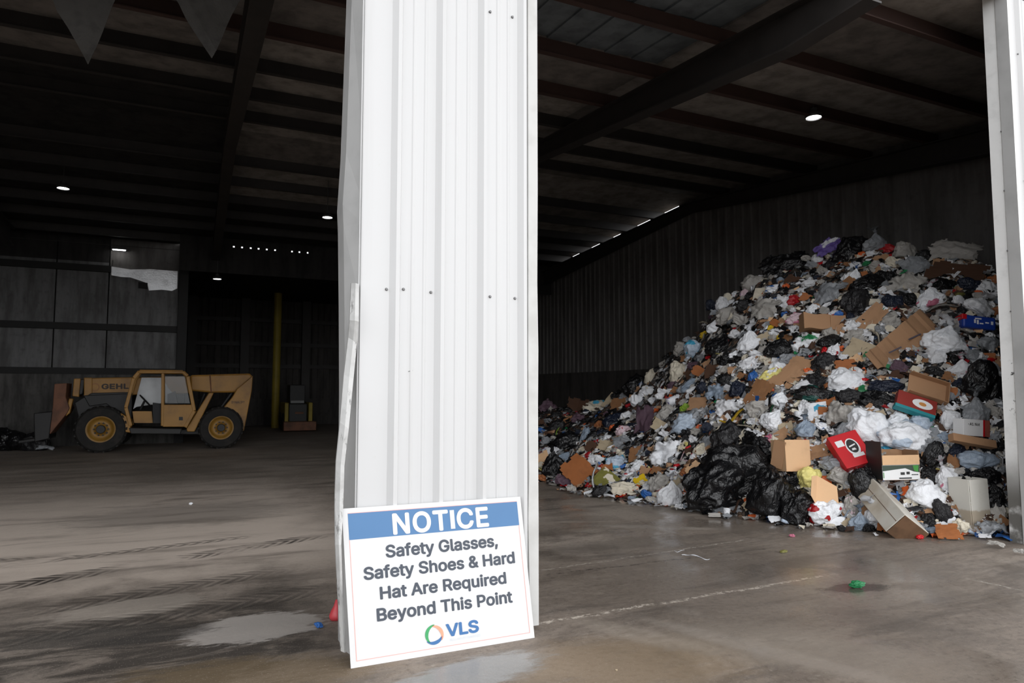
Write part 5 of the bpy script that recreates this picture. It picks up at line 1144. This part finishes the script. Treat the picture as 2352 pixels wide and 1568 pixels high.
# red lidded box with a label and a printed emblem
fr = Frame((1955, 1030), cam_dir(-.12, .62, .78), (58, -17), depth=depth_of(hit(1955, 1032)[0]) - .22); k = fr.k
rb = empty('shoe_box', fr.P(0, 0, -.14), label='bright red lidded box with a black and white emblem', cat='box')
w2, h2 = .20, .24
fbox(fr, (-w2, -h2, -.05), (w2, h2, 0), 'lid', M['red_box'], rb, .006); fbox(fr, (-w2 + .006, -h2 + .006, -.15), (w2 - .006, h2 - .006, -.045), 'body', M['red_box'], rb)
fbox(fr, (-.15, .06, 0), (-.05, .15, .001), 'label_sticker', M['print_white'], rb, 0)
mb = MB(); mk = MB()
def oval(m, cx, cy, rx, ry, c, n=28): m.add([fr.P(cx + rx * math.cos(2 * math.pi * i / n), cy + ry * math.sin(2 * math.pi * i / n), c) for i in range(n)], [tuple(range(n))])
oval(mb, .035, .02, .085, .125, .0012); mb.add([fr.P(-.03, -.08, .0012), fr.P(.12, -.08, .0012), fr.P(.12, -.13, .0012), fr.P(-.03, -.13, .0012)], [(0, 3, 2, 1)])
oval(mk, .035, .03, .068, .100, .002); mb.build('emblem', M['print_white'], rb); mk.build('emblem_center', M['print_black'], rb)
mb = MB(); mb.add([fr.P(-.01, .02, .0028), fr.P(.08, .04, .0028), fr.P(.08, .058, .0028), fr.P(-.01, .04, .0028)], [(0, 1, 2, 3)])
mb.add([fr.P(.0, -.03, .0028), fr.P(.06, -.03, .0028), fr.P(.05, .0, .0028), fr.P(.01, .0, .0028)], [(0, 1, 2, 3)]); mb.build('emblem_mark', M['print_white'], rb)
FEAT.append((1955, 1036, 46, 40, 'red box'))
# green, white and black printed case, open on top
fr = Frame((2069, 1069), cam_dir(.06, .10, 1), (44, -1), depth=depth_of(hit(2069, 1075)[0]) - .25); k = fr.k
gb = empty('drink_case', fr.P(0, -33 * k, 0), label='torn green, white and black printed case below the biggest white bag', cat='box')
w2, hb, ht = 45 * k, -33 * k, 30 * k
fbox(fr, (-w2, hb, -.008), (w2, 30 * k - 28 * k, 0), 'front_panel', M['print_white'], gb); fbox(fr, (-w2, hb, -.33), (-w2 + .01, 55 * k, 0), 'side_panel', M['print_black'], gb)
fbox(fr, (w2 - .01, hb, -.33), (w2, 34 * k, 0), 'side_panel', M['kraft_board'], gb); fbox(fr, (-w2, hb, -.33), (w2, hb + .01, 0), 'bottom_panel', M['kraft_board'], gb)
fbox(fr, (-w2, hb, -.33), (w2, 34 * k, -.32), 'back_panel', M['kraft_board'], gb)
fbox(fr, (-w2 + .004, 2 * k, .0), (w2 - .004, 24 * k, .012), 'torn_flap', M['tan_board'], gb)
mb = MB(); mb.add([fr.P(a * k, b * k, .0012) for a, b in ((-44, 1), (44, 1), (44, -16), (30, -14), (10, -6), (-44, -12))], [(5, 4, 3, 2, 1, 0)]); mb.build('dark_print', simple('print_dark_green', (.035, .06, .04), .5), gb)
mb = MB(); mb.add([fr.P(a * k, b * k, .0022) for a, b in ((28, 0), (42, 0), (40, -15), (31, -12))], [(3, 2, 1, 0)]); mb.build('leaf_print', M['print_green'], gb)
for (a0, b0, a1, b1) in ((-2, -21, 8, -15), (12, -20, 20, -14), (24, -22, 40, -20), (-6, -30, 24, -27)):
    mb = MB(); mb.add([fr.P(a0 * k, b0 * k, .002), fr.P(a1 * k, b0 * k, .002), fr.P(a1 * k, b1 * k, .002), fr.P(a0 * k, b1 * k, .002)], [(0, 3, 2, 1)]); mb.build('print_block', M['print_black'], gb)
fbox(fr, (-w2 + .012, hb + .03, -.005), (-w2 + .02, hb + .10, .004), 'green_edge', M['print_green'], gb, 0)
FEAT.append((2069, 1065, 52, 44, 'green and white case'))
for (px, py, w, h_, c) in ((2036, 1030, 34, 16, 'cyan'), (2064, 1028, 30, 20, 'black'), (2092, 1026, 36, 24, 'dirty')):
    put('wad', px, py, w, h_, 0, c, 'case_filling', 'scrap', {'cyan': 'light blue wrapping inside the green and white case', 'black': 'black scrap inside the green and white case', 'dirty': 'black and white scraps in the corner of the green and white case'}[c], None, 'black' if c == 'dirty' else None, sink=.1)
# tall pale box, fallen over toward the floor, its end soaked brown
p0, p1 = hit(2022, 1108)[0], onZ(2110, 1222); d0 = depth_of(p0) - .30
A = at(2030, 1118, depth_of(p0) - .10); B = onZ(2110, 1240) + Vector((0, 0, .17)); ax = (B - A)
fr = Frame((2062, 1158), cam_dir(.55, .55, .65), (60, 62), depth=depth_of((A + B) / 2)); k = fr.k
fr.p = (A + B) / 2; fr.x = ax.normalized(); fr.n = (fr.n - fr.x * fr.n.dot(fr.x)).normalized(); fr.y = fr.n.cross(fr.x)
L2 = ax.length / 2
fb = empty('wax_box', fr.P(L2, 0, -.1), label='long pale waxed box fallen over with its lower end soaked brown', cat='box')

w2 = .20
fbox(fr, (-L2, -w2, -.29), (L2 - .02, w2, 0), 'body', M['pale_box'], fb, .008); fbox(fr, (L2 - .02, -w2 + .004, -.285), (L2, w2 - .004, -.005), 'soaked_end', M['soaked'], fb, .006)
fbox(fr, (-L2 - .05, -w2, -.03), (-L2 + .01, w2, -.02), 'end_flap', M['pale_box'], fb); fbox(fr, (-L2, -w2 - .003, -.125), (L2 - .03, -w2, -.119), 'seam', M['soaked'], fb, 0)
FEAT.append((2062, 1158, 60, 62, 'fallen pale box'))
# tall pale box standing upright, stained in its lower half
base = onZ(2242, 1226); r_ = (Vector((base.x, base.y, 0)) - Vector((CAM.x, CAM.y, 0))).normalized(); side = Vector((r_.y, -r_.x, 0))
xa = (side * .80 - r_ * .6).normalized(); ya = (side * .62 + r_ * .78).normalized()
ya = Vector((-xa.y, xa.x, 0)) if Vector((-xa.y, xa.x, 0)).dot(ya) > 0 else Vector((xa.y, -xa.x, 0))
k = depth_of(base) / F; corner = onZ(2236, 1229)
ub = empty('wax_box', corner, label='tall pale waxed box standing upright with a tan stain on its lower half', cat='box')
h_ = 124 * k; t_ = .010; a_, b_ = .26, .30; xl = -xa if (-xa).dot(side) < 0 else xa; yl = ya if ya.dot(side) > 0 else -ya
tilt = Vector((0, 0, 1)) - side * .035
for nm, o, X, Y in (('front_panel', corner, xl * a_, -yl * t_), ('side_panel', corner, yl * b_, -xl * t_), ('back_panel', corner + yl * b_, xl * a_, yl * t_), ('side_panel', corner + xl * a_, yl * b_, xl * t_)):
    MB().obox(o + Vector((0, 0, .003)), X, Y, tilt * h_).build(nm, M['wet_box'], ub, bevel=.003)
MB().obox(corner + Vector((0, 0, .004)), xl * a_, yl * b_, Vector((0, 0, .01))).build('bottom_panel', M['wet_box'], ub)
FEAT.append((2238, 1168, 44, 64, 'upright pale box'))
# folded tan board leaning above the red print bag
fr = Frame((1896, 1131), cam_dir(-.1, .45, .9), (60, 18), depth=depth_of(hit(1896, 1140)[0]) - .22); k = fr.k
cb = empty('cardboard_sheet', fr.P(0, -28 * k, 0), label='light tan cardboard folded at a crease below the pale yellow bag', cat='cardboard')
mb = MB(); mb.add([fr.P(a * k, b * k, c) for c in (0, -.008) for a, b in ((-24, 34), (22, 22), (34, -26), (-16, -34))], [(0, 1, 2, 3), (7, 6, 5, 4), (0, 4, 5, 1), (1, 5, 6, 2), (2, 6, 7, 3), (3, 7, 4, 0)]); mb.build('panel', M['tan_board'], cb)
mb = MB(); mb.add([fr.P(-24 * k, 34 * k, .001), fr.P(-16 * k, -34 * k, .001), fr.P(-34 * k, -22 * k, .10), fr.P(-38 * k, 24 * k, .08), fr.P(-24 * k, 34 * k, -.006), fr.P(-16 * k, -34 * k, -.006), fr.P(-34 * k, -22 * k, .092), fr.P(-38 * k, 24 * k, .072)], [(0, 1, 2, 3), (7, 6, 5, 4), (2, 6, 7, 3), (0, 3, 7, 4), (1, 5, 6, 2)]); mb.build('flap', M['tan_board'], cb)
FEAT.append((1896, 1131, 40, 36, 'folded tan board'))
# white package with a red end
fr = Frame((2238, 982), cam_dir(.25, .08, 1), (40, 3), depth=depth_of(hit(2240, 985)[0]) - .22); k = fr.k
wb = empty('printed_package', fr.P(0, -20 * k, 0), label='white printed package with a red striped end on the long board', cat='box')
w2, h2 = 30 * k, 19 * k
fbox(fr, (-w2, -h2, -.16), (w2, h2, 0), 'body', M['print_white'], wb); fbox(fr, (w2 - 5 * k, -h2 - .001, -.161), (w2 + .001, h2 + .001, .001), 'red_band', M['red_box'], wb, 0); fbox(fr, (w2 + 3 * k, -h2, -.16), (w2 + 17 * k, h2, -.01), 'red_end', simple('package_end', lin('#a05a4c'), .5, dirt=.5, scale=9), wb)
ftext(fr, '-A1 Not', (-18 * k, 5 * k), (15 * k, 11 * k), .002, M['print_black'], wb, .02)
FEAT.append((2250, 982, 46, 24, 'white and red package'))
# long board
fr = Frame((2240, 1011), cam_dir(.1, .35, .9), (100, 18), depth=depth_of(hit(2240, 1014)[0]) - .28); k = fr.k
fbox(fr, (-52 * k, -9 * k, -.10), (52 * k, 9 * k, 0), 'long_board', M['kraft_board'], None, label='long brown wooden board under the white and red package', cat='board'); FEAT.append((2240, 1011, 52, 12, 'long board'))
# blue drink pack
fr = Frame((2250, 739), cam_dir(-.1, .25, 1), (70, 8), depth=depth_of(hit(2250, 741)[0]) - .2); k = fr.k
bp = empty('drink_pack', fr.P(0, -14 * k, 0), label='deep blue drink pack with white lettering and a red corner by the jamb', cat='pack')
fbox(fr, (-36 * k, -16 * k, -.22), (36 * k, 15 * k, 0), 'body', simple('pack_blue', lin('#1e3f9a'), .4, dirt=.3), bp, .03)
fbox(fr, (-38 * k, 3 * k, -.2), (-27 * k, 16 * k, .004), 'red_corner', M['red_box'], bp, .01)
mb = MB()
for a0, b0, a1, b1 in ((-12, -4, -8, 5), (-6, -6, -2, 4), (0, -5, 8, -2), (12, -2, 20, 1), (24, -4, 29, 4), (-10, 6, 4, 9)): mb.add([fr.P(a0 * k, b0 * k, .002), fr.P(a1 * k, b0 * k, .002), fr.P(a1 * k, b1 * k, .002), fr.P(a0 * k, b1 * k, .002)], [(0, 3, 2, 1)])
mb.build('lettering', M['print_white'], bp); FEAT.append((2250, 739, 38, 16, 'blue pack'))
# crushed brown box
fr = Frame((1894, 738), cam_dir(-.1, .25, 1), (90, 4), depth=depth_of(hit(1894, 742)[0]) - .22); k = fr.k
cbx = empty('cardboard_box', fr.P(0, -20 * k, 0), label='crushed brown cardboard box lying on its side high on the slope', cat='box')
mb = MB(); N_ = 18; rows = []
for i in range(N_ + 1):
    t = i / N_ * 2 - 1; dent = .78 + .22 * abs(t - .3) ** .7; rows.append([fr.P(t * 46 * k, (s1 * 19 * dent + 2 * math.sin(t * 5 + s1)) * k, zc) for s1, zc in ((1, 0), (-1, .02), (-1, -.24), (1, -.24))])
for a, b in zip(rows, rows[1:]): mb.add(a + b, [(j, (j + 1) % 4, (j + 1) % 4 + 4, j + 4) for j in range(4)])
mb.add(rows[0], [(0, 1, 2, 3)]); mb.add(rows[-1], [(3, 2, 1, 0)]); mb.build('body', M['kraft_board'], cbx)
fbox(fr, (12 * k, -19 * k, .012), (46 * k, 15 * k, .024), 'flap', M['kraft_board'], cbx); FEAT.append((1894, 738, 48, 20, 'crushed brown box'))
# long brown strip of cardboard with dark creases, about two metres
fr = Frame((2074, 782), cam_dir(-.05, .5, .86), (160, -108), depth=depth_of(hit(2074, 784)[0]) - .14); k = fr.k
ls = empty('cardboard_strip', fr.p, label='long flat strip of brown cardboard slanting down the upper heap', cat='cardboard')
mb = MB(); N_ = 24; pr = []
for i in range(N_ + 1):
    t = i / N_ * 2 - 1; w_ = (24 + 7 * t + 3 * noise.noise(Vector((t * 6, 0, 2)))) * k * 1.25; z = .05 * math.sin(t * 4) + (.03 if i % 7 < 3 else 0)
    pr.append([fr.P(t * 104 * k, w_, z), fr.P(t * 104 * k, -w_, z - .05), fr.P(t * 104 * k, -w_, z - .062), fr.P(t * 104 * k, w_, z - .012)])
for a, b in zip(pr, pr[1:]): mb.add(a + b, [(j, (j + 1) % 4, (j + 1) % 4 + 4, j + 4) for j in range(4)])
mb.add(pr[0], [(0, 1, 2, 3)]); mb.add(pr[-1], [(3, 2, 1, 0)]); mb.build('panel', M['kraft_board'], ls)
for t in (.05, -.55): c_ = fr.P(t * 104 * k, -8 * k, .055); MB().obox(c_, fr.x * .22 - fr.y * .03, fr.y * .02, fr.n * .006).build('dark_tape', simple('dark_tape', (.10, .09, .12), .5), ls)
for t in (-.7, -.3, .1, .5): FEAT.append((2074 + t * 95, 782 - t * 64, 34, 30, 'long cardboard strip' if t == .1 else None))
# brown printed box near the jamb, and a red noodle-style tray below it
fr = Frame((2130, 893), cam_dir(.0, .5, .86), (80, 26), depth=depth_of(hit(2130, 897)[0]) - .22); k = fr.k
kb = empty('cardboard_box', fr.P(0, -20 * k, 0), label='brown open box on the slope below the pink content bag', cat='box')
fbox(fr, (-42 * k, -28 * k, -.012), (42 * k, 26 * k, 0), 'bottom_panel', M['kraft_board'], kb); fbox(fr, (-42 * k, -28 * k, 0), (42 * k, -26 * k, .09), 'front_panel', M['kraft_board'], kb); fbox(fr, (40 * k, -28 * k, 0), (42 * k, 26 * k, .09), 'side_panel', M['kraft_board'], kb); fbox(fr, (-42 * k, 24 * k, 0), (42 * k, 26 * k, .09), 'back_panel', M['kraft_board'], kb)
FEAT.append((2130, 893, 44, 26, 'brown open box'))
fr = Frame((2106, 926), cam_dir(-.05, .55, .83), (72, 24), depth=depth_of(hit(2106, 930)[0]) - .26); k = fr.k
nb = empty('food_carton', fr.P(0, -20 * k, 0), label='red food carton with a white oval and a turquoise edge', cat='carton')
fbox(fr, (-42 * k, -22 * k, -.10), (42 * k, 22 * k, 0), 'body', simple('carton_red', lin('#8f2f27'), .5, dirt=.3), nb, .006); fbox(fr, (-44 * k, -24 * k, -.10), (42 * k, -16 * k, .003), 'turquoise_edge', simple('carton_teal', lin('#2a8c94'), .5, dirt=.3), nb, .004)
mb = MB(); oval(mb, 12 * k, 2 * k, 22 * k, 12 * k, .0015); mb.build('oval_print', M['print_white'], nb)
mb = MB(); oval(mb, 12 * k, 2 * k, 8 * k, 5 * k, .0025); mb.build('oval_center', simple('print_orange', lin('#c98a4a'), .5), nb); FEAT.append((2106, 926, 44, 24, 'red food carton'))
# --- loose waste between: every scrap an object of its own, told apart by its neighbours
LAND = [(x, y, s) for x, y, w, h, s in FEAT if s]
NOUN = {'lump': ('plastic_bag', 'bag', 'bag'), 'bag': ('plastic_bag', 'tied bag', 'bag'), 'wad': ('waste_wad', 'crumpled wad', 'wad'), 'sheet': ('plastic_film', 'crinkled film', 'film'), 'card': ('cardboard_scrap', 'cardboard scrap', 'cardboard'),
        'cloth': ('cloth_scrap', 'cloth scrap', 'cloth'), 'strip': ('plastic_strip', 'twisted strip', 'strip'), 'bottle': ('plastic_bottle', 'bottle', 'bottle'), 'can': ('drink_can', 'drink can', 'can'), 'cup': ('drinking_cup', 'cup', 'cup')}
CN = {'white': 'white', 'bright': 'bright white', 'dirty': 'off-white', 'grey': 'grey', 'bluegrey': 'blue grey', 'paleblue': 'pale blue', 'black': 'black', 'matt': 'matt black', 'navy': 'dark navy', 'brown': 'brown', 'tan': 'tan', 'kraft': 'mid brown', 'beige': 'beige', 'rustbrown': 'rust brown', 'darkbrown': 'dark brown',
      'red': 'dark red', 'brightred': 'bright red', 'orange': 'orange', 'yellow': 'yellow', 'lime': 'lime', 'green': 'green', 'blue': 'blue', 'cyan': 'light blue', 'pink': 'pink', 'purple': 'purple', 'mauve': 'mauve', 'cream': 'cream', 'pinkwhite': 'pinkish white', 'teal': 'dark teal', 'olive': 'olive', 'paleyellow': 'pale yellow'}
MIX = [('lump', 'dirty', 4), ('lump', 'white', 8), ('lump', 'bright', 6), ('lump', 'black', 13), ('lump', 'matt', 6), ('lump', 'navy', 3), ('lump', 'grey', 5), ('lump', 'bluegrey', 4), ('sheet', 'dirty', 8), ('sheet', 'grey', 8), ('sheet', 'white', 11), ('sheet', 'black', 6), ('wad', 'cream', 2), ('wad', 'dirty', 6), ('wad', 'bright', 5),
       ('card', 'kraft', 6), ('card', 'brown', 6), ('card', 'tan', 4), ('card', 'darkbrown', 5), ('card', 'rustbrown', 4), ('card', 'beige', 4), ('cloth', 'mauve', 3), ('cloth', 'red', 1), ('wad', 'red', 1), ('wad', 'blue', 1), ('wad', 'yellow', .5), ('wad', 'orange', 1), ('wad', 'green', 1), ('wad', 'pink', 1), ('wad', 'cyan', 1), ('wad', 'rustbrown', 3),
       ('strip', 'white', 4), ('strip', 'cream', 4), ('strip', 'darkbrown', 3), ('strip', 'brightred', 1), ('strip', 'paleblue', 2), ('bottle', 'paleblue', 2), ('bottle', 'bright', 2), ('can', 'brightred', 1), ('can', 'grey', 1), ('cup', 'bright', 2), ('cup', 'cream', 1)]
used = set(o['label'] for o in scene.objects if o.get('label'))
def describe(kind, col, px, py):
    base = '%s %s' % (CN[col], NOUN[kind][1]); near = sorted(LAND, key=lambda l: (l[0] - px) ** 2 + (l[1] - py) ** 2)
    for a in near[:3]:
        dx, dy = px - a[0], py - a[1]
        rel = ('directly above' if dy < 0 else 'directly below') if abs(dy) > 1.8 * abs(dx) else ('beside' if abs(dx) > 1.8 * abs(dy) else ('diagonally above' if dy < 0 else 'diagonally below'))
        if rel in ('directly above', 'directly below'): lb = '%s %s the %s' % (base, rel, a[2])
        else: lb = '%s %s the %s, on its %s side' % (base, rel, a[2], 'jamb' if dx > 0 else 'pillar')
        if len(lb.split()) <= 16 and lb not in used: used.add(lb); return lb
    for i in range(0, 7):
        for j in range(i + 1, 8):
            a, b = near[i], near[j]; va, vb = Vector((a[0] - px, a[1] - py)), Vector((b[0] - px, b[1] - py))
            if va.length and vb.length and va.dot(vb) / (va.length * vb.length) < -.35:
                lb = '%s between the %s and the %s' % (base, a[2], b[2])
                if len(lb.split()) <= 16 and lb not in used: used.add(lb); return lb
    return None
wts = [m[2] for m in MIX]; placed = []; tries = 0
def try_fill(px, py, w, kind, col):
    for fx, fy, fw, fh, s in FEAT:
        if ((px - fx) / (fw + w * .18)) ** 2 + ((py - fy) / (fh + w * .18)) ** 2 < .72: return False
    for qx, qy, qw in placed:
        if math.hypot(px - qx, (py - qy) * 1.2) < (w + qw) * .30: return False
    lb = describe(kind, col, px, py)
    if not lb: return False
    h_ = w * rnd.uniform(.45, .85); rot = rnd.uniform(-35, 35)
    if kind in ('bottle', 'can'): h_ = w * .33
    if kind == 'cup': h_ = w * .8
    nm, _, cat = NOUN[kind]
    put(kind, px, py, w, h_, rot, col, nm, cat, lb, sink=rnd.uniform(.3, .5), feat=False, group='loose waste between the larger bags and boxes',
        accent=rnd.choice([None, None, None, 'cream', 'blue', 'red']) if kind in ('lump', 'wad') and col in ('white', 'dirty', 'cream', 'bright') else None, flatness=rnd.uniform(.35, .75))
    placed.append((px, py, w)); return True
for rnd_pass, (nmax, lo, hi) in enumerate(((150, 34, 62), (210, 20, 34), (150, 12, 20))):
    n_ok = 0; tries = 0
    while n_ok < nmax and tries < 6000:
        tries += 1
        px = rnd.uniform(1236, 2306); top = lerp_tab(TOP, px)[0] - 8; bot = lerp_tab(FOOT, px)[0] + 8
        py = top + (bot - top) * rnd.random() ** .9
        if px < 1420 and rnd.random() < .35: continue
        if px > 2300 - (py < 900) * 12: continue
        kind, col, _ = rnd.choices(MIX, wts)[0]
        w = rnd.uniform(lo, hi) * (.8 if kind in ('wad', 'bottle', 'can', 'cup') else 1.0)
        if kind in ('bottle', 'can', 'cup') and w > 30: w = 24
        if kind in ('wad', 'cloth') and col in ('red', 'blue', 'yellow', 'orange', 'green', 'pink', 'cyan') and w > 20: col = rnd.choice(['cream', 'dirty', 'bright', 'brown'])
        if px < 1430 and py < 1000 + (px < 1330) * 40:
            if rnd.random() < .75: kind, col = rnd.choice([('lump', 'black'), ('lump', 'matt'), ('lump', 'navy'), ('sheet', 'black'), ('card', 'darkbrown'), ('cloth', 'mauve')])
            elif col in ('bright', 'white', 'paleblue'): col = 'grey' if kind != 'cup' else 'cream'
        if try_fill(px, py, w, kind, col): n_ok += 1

# --- countless small scraps over the heap: one object
lt = MB(); lm = ['dirty', 'white', 'cream', 'kraft', 'darkbrown', 'black', 'grey', 'red', 'blue', 'orange', 'green', 'paleyellow']
lw = [11, 11, 6, 5, 7, 12, 9, .7, .8, .8, .4, .3]
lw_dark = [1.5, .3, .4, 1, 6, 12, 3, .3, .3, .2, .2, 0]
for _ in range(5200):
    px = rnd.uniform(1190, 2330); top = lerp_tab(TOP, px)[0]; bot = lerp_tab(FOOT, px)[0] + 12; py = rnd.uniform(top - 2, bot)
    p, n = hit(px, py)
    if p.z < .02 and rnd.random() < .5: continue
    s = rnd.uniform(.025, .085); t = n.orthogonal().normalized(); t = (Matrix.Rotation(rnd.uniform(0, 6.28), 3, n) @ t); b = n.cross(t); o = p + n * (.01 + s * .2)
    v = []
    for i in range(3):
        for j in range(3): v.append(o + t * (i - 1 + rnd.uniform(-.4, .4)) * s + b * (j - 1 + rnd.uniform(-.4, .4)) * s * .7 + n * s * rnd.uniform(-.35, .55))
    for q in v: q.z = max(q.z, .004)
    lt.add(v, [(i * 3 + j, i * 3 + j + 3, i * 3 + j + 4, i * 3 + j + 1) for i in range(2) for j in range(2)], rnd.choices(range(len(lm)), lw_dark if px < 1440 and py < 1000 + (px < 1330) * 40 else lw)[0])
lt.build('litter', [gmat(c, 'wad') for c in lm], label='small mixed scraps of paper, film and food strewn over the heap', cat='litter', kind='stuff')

# --- things lying on the floor
def floor_thing(kind, px, py, w, h_, rot, col, nm, cat, lb, acc=None): return put(kind, px, py, w, h_, rot, col, nm, cat, lb, None, acc, sink=.5)
floor_thing('wad', 1969, 1350, 38, 17, 4, 'green', 'crushed_tub', 'tub', 'crushed green tub lying alone on the wet floor')
floor_thing('strip', 1598, 1287, 66, 13, 0, 'bright', 'white_string', 'string', 'white scrap of string lying on the wet floor')
floor_thing('strip', 1560, 1270, 24, 6, 0, 'white', 'paper_scrap', 'scrap', 'tiny white scrap behind the white string')
floor_thing('wad', 1819, 1233, 14, 8, 0, 'pink', 'plastic_scrap', 'scrap', 'tiny pink scrap on the floor before the square black bag')
floor_thing('wad', 1800, 1269, 22, 7, 0, 'olive', 'food_scrap', 'scrap', 'pale yellow crumbs on the wet floor')
floor_thing('wad', 2113, 1238, 18, 12, 0, 'brightred', 'bottle_cap', 'cap', 'red cap on the floor before the fallen pale box')
floor_thing('bottle', 2218, 1229, 44, 13, -4, 'orange', 'plastic_bottle', 'bottle', 'orange bottle on the floor before the upright pale box', 'cream')
floor_thing('can', 2252, 1233, 22, 13, 0, 'blue', 'drink_can', 'can', 'blue can on the floor beside the orange bottle', 'white')
floor_thing('wad', 2222, 1218, 22, 12, 0, 'green', 'plastic_scrap', 'scrap', 'green scrap behind the orange bottle')
floor_thing('sheet', 2288, 1256, 44, 12, -8, 'dirty', 'paper_scrap', 'paper', 'wet grey paper on the floor before the jamb')
floor_thing('sheet', 2345, 1272, 40, 12, -8, 'dirty', 'paper_scrap', 'paper', 'wet paper on the floor at the edge by the jamb')
floor_thing('card', 2262, 1237, 30, 10, 0, 'white', 'paper_scrap', 'paper', 'white scrap on the floor beside the blue can')
floor_thing('wad', 732, 1443, 22, 12, -20, 'blue', 'bottle_cap', 'cap', 'dark blue cap on the floor beside the pillar foot')
floor_thing('wad', 438, 1159, 9, 6, 0, 'bright', 'paper_scrap', 'scrap', 'tiny white scrap alone on the dry floor')
floor_thing('wad', 1416, 1540, 6, 4, 0, 'beige', 'paper_scrap', 'scrap', 'tiny pale crumb on the brown stained floor')
p = onZ(770, 1424); rc = MB(); N_ = 20                   # small red cone, mostly hidden behind the pillar's bent trim
for i in range(N_):
    pass
k = depth_of(p) / F
rc.lathe((p.x + 4 * k, p.y + .02, 0), [(0, .0), (15 * k, .002), (17 * k, .03), (12 * k, .07), (7 * k, 30 * k), (3 * k, 44 * k), (0, 45 * k)], 'Z', 24)
rc.build('red_cone', simple('faded_red_plastic', lin('#c9454c'), .4, dirt=.4, scale=8), smooth=True, label='faded red plastic cone poking out behind the bent pillar trim', cat='cone')
# low dark debris by the grey back wall, at the far left of the telehandler
for i, (px, py, w, h_, c, kd, lb) in enumerate(((20, 1010, 90, 56, 'black', 'lump', 'black bag on the floor at the grey back wall, furthest from the telehandler'), (78, 1016, 70, 44, 'matt', 'lump', 'dark bag on the floor between the fork tines and the black bag'), (34, 1030, 40, 12, 'dirty', 'sheet', 'grey white film before the black bag at the grey wall'), (104, 1034, 44, 10, 'grey', 'sheet', 'grey film on the floor before the fork tines'), (60, 990, 60, 40, 'darkbrown', 'lump', 'dark brown sack behind the bags at the grey wall'))):
    put(kd, px, py + h_ * .5 - 4, w, h_, 0, c, 'trash_bag' if kd == 'lump' else 'plastic_film', 'bag' if kd == 'lump' else 'film', lb, None, None, sink=.5)
